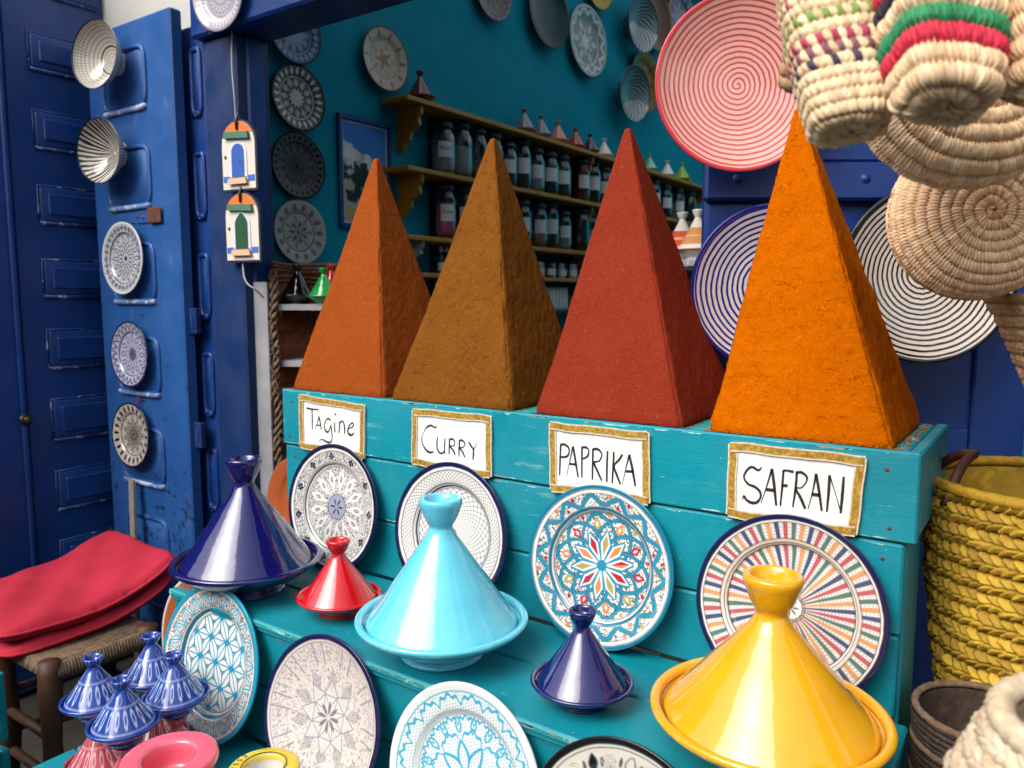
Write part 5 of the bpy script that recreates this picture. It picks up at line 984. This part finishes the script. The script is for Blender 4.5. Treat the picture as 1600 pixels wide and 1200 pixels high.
# hanging straw goods
HG = 'straw baskets hanging at upper right'
def stripes(c, u, T, row, idx, st_, L):
    cols = {4: '#c01838', 5: '#1f7a4a', 7: '#16182c', 8: '#c01838'}
    for k, h in cols.items(): c = np.where((row == k)[..., None], c3(h) * (.85 + .3 * hash2(row, idx))[..., None], c)
    return c
def pattern(c, u, T, row, idx, st_, L):
    for k, h, n in ((7, '#2e2a3e', 3), (8, '#7a4a58', 2), (9, '#a02848', 2), (11, '#6a8a3a', 2), (13, '#b05858', 3)):
        c = np.where(((row == k) & (idx % n == 0))[..., None], c3(h), c)
    return c
bagp = lambda w_, h: [(.002, 0), (.5 * w_, .0), (.72 * w_, .002), (.82 * w_, .010), (.93 * w_, .05), (w_, .085), (1.03 * w_, h * .6), (1.05 * w_, h)]
def bag(label, loc, w_, h, col, tilt, roll, yaw, ay=.55, tone=('#e2c6a0', '#cda880'), pitch=.0125, seed=0, style='coil', stitch=.006):
    b = basket(label, loc, straw_mesh('woven_body', bagp(w_, h), style, pitch, stitch, 420, 9, 1., ay, 3.6, .62, col, tone, .005, seed), HG, cam_frame(loc, tilt, roll, yaw), 'hanging_basket'); rim(1.05 * w_, h, .006, b, 1., ay, ex=3.2)
    for s in (-1, 1): MB().tube([(s * w_ * .9, 0, h - .02), (s * w_ * .6, 0, h + .09), (s * w_ * .2, 0, h + .14), (0, 0, h + .15)], .004, 6).build('handle', M['strawp'], b, True)
    return b
bag('striped straw basket with red, green and navy bands, hanging', (-.092, .790, 1.618), .043, .22, stripes, -24, 6, 0, .85, pitch=.019, stitch=.0042)
bag('straw basket with woven multicoloured checks, hanging in front', (-.178, .825, 1.612), .042, .22, pattern, -20, -8, -14, .85, ('#e4caa4', '#cdae86'))
bag('plain straw basket at the right edge, hanging', (-.008, .835, 1.628), .047, .20, None, -24, 12, 14, .85, ('#d9b68c', '#c09a70'), .02, 3, stitch=.0042)
bag('plain straw basket behind the checked one, hanging', (-.243, .905, 1.674), .03, .20, None, 10, 18, -40, .9, ('#b89672', '#a07c58'), .013, 5)
dish = lambda r_, d: [(.002, 0), (r_ * .35, .001), (r_ * .7, d * .06), (r_ * .92, d * .35), (r_, d * .7), (r_ * 1.02, d)]
def disc(label, loc, r_, d, n, up=(0, 0, 1), pitch=.0125, **k):
    b = basket(label, loc, straw_mesh('woven_body', dish(r_, d), 'coil', pitch, .005, 620, 10, thick=.006, **k), HG, frame(loc, n, up) @ Matrix.Rotation(PI, 4, 'X'), 'hanging_basket'); rim(r_ * 1.02, d, .006, b); return b
disc('round coiled straw tray hanging behind the striped basket', (-.092, 1.115, 1.732), .135, .05, (.50, -.86, .06), seed=6, tone=('#fbdcb2', '#efc696'), pitch=.02, amp=.75)
disc('round coiled straw basket base below the hanging tray', (-.088, 1.303, 1.572), .114, .06, (.46, -.88, .08), seed=7, tone=('#fad6ac', '#ecc092'), amp=.8, pitch=.0152)
b = basket('plaited straw basket hanging lowest at the right edge', (.055, 1.47, 1.225), straw_mesh('woven_body', [(.001, 0), (.045, .004), (.065, .03), (.125, .17), (.15, .22)], 'plait', .022, .012, 420, 12, amp=.8, tone=('#d6b288', '#c09a6e'), seed=9), HG, None, 'hanging_basket'); rim(.151, .223, .008, b)
# eave over the stall front with the hanging pole
ev = empty('eave', (0, 0, 0), 0, 'wooden eave over the stall front above the picture', 'eave')
for i in range(9): slab('eave_board', -2.3 + i * .62, -2.3 + i * .62 + .612, 1.10, 1.598, 2.70, 2.722, M['blue_dark'], ev)
for x in (-2.2, -.9, .4, 1.7): slab('rafter', x - .03, x + .03, 1.12, 1.597, 2.63, 2.698, M['blue_dark'], ev)
o = MB().tube([(-.9, .9, 2.2), (.5, .9, 2.2)], .014, 10).build('hanging_pole', M['wood_old'], None, True); tag(o, 'wooden pole from which the straw baskets hang', 'pole')
for (x, y, z0), wh in zip(((-.092, .88, 1.94), (-.178, .90, 1.94), (-.008, .90, 1.95), (-.243, .91, 2.02), (-.085, 1.09, 1.88), (-.08, 1.30, 1.68), (.02, 1.46, 1.44)), ('striped basket', 'checked basket', 'plain basket at the right edge', 'plain basket behind the checked one', 'round coiled tray', 'round coiled basket base', 'lowest plaited basket')):
    o = MB().tube([(x, y, z0), (x, (y + .9) / 2, 2.10), (x, .9, 2.216)], .0018, 5).build('string', M['rope'], None, True); tag(o, 'thin string holding up the ' + wh, 'string', 'hanging strings')
for x, wh in ((-.85, 'left'), (.45, 'right')): o = MB().tube([(x, .9, 2.21), (x, 1.14, 2.70)], .003, 6).build('hook', M['iron'], None, True); tag(o, 'iron rod holding the %s end of the hanging pole' % wh, 'hook', 'pole hooks')
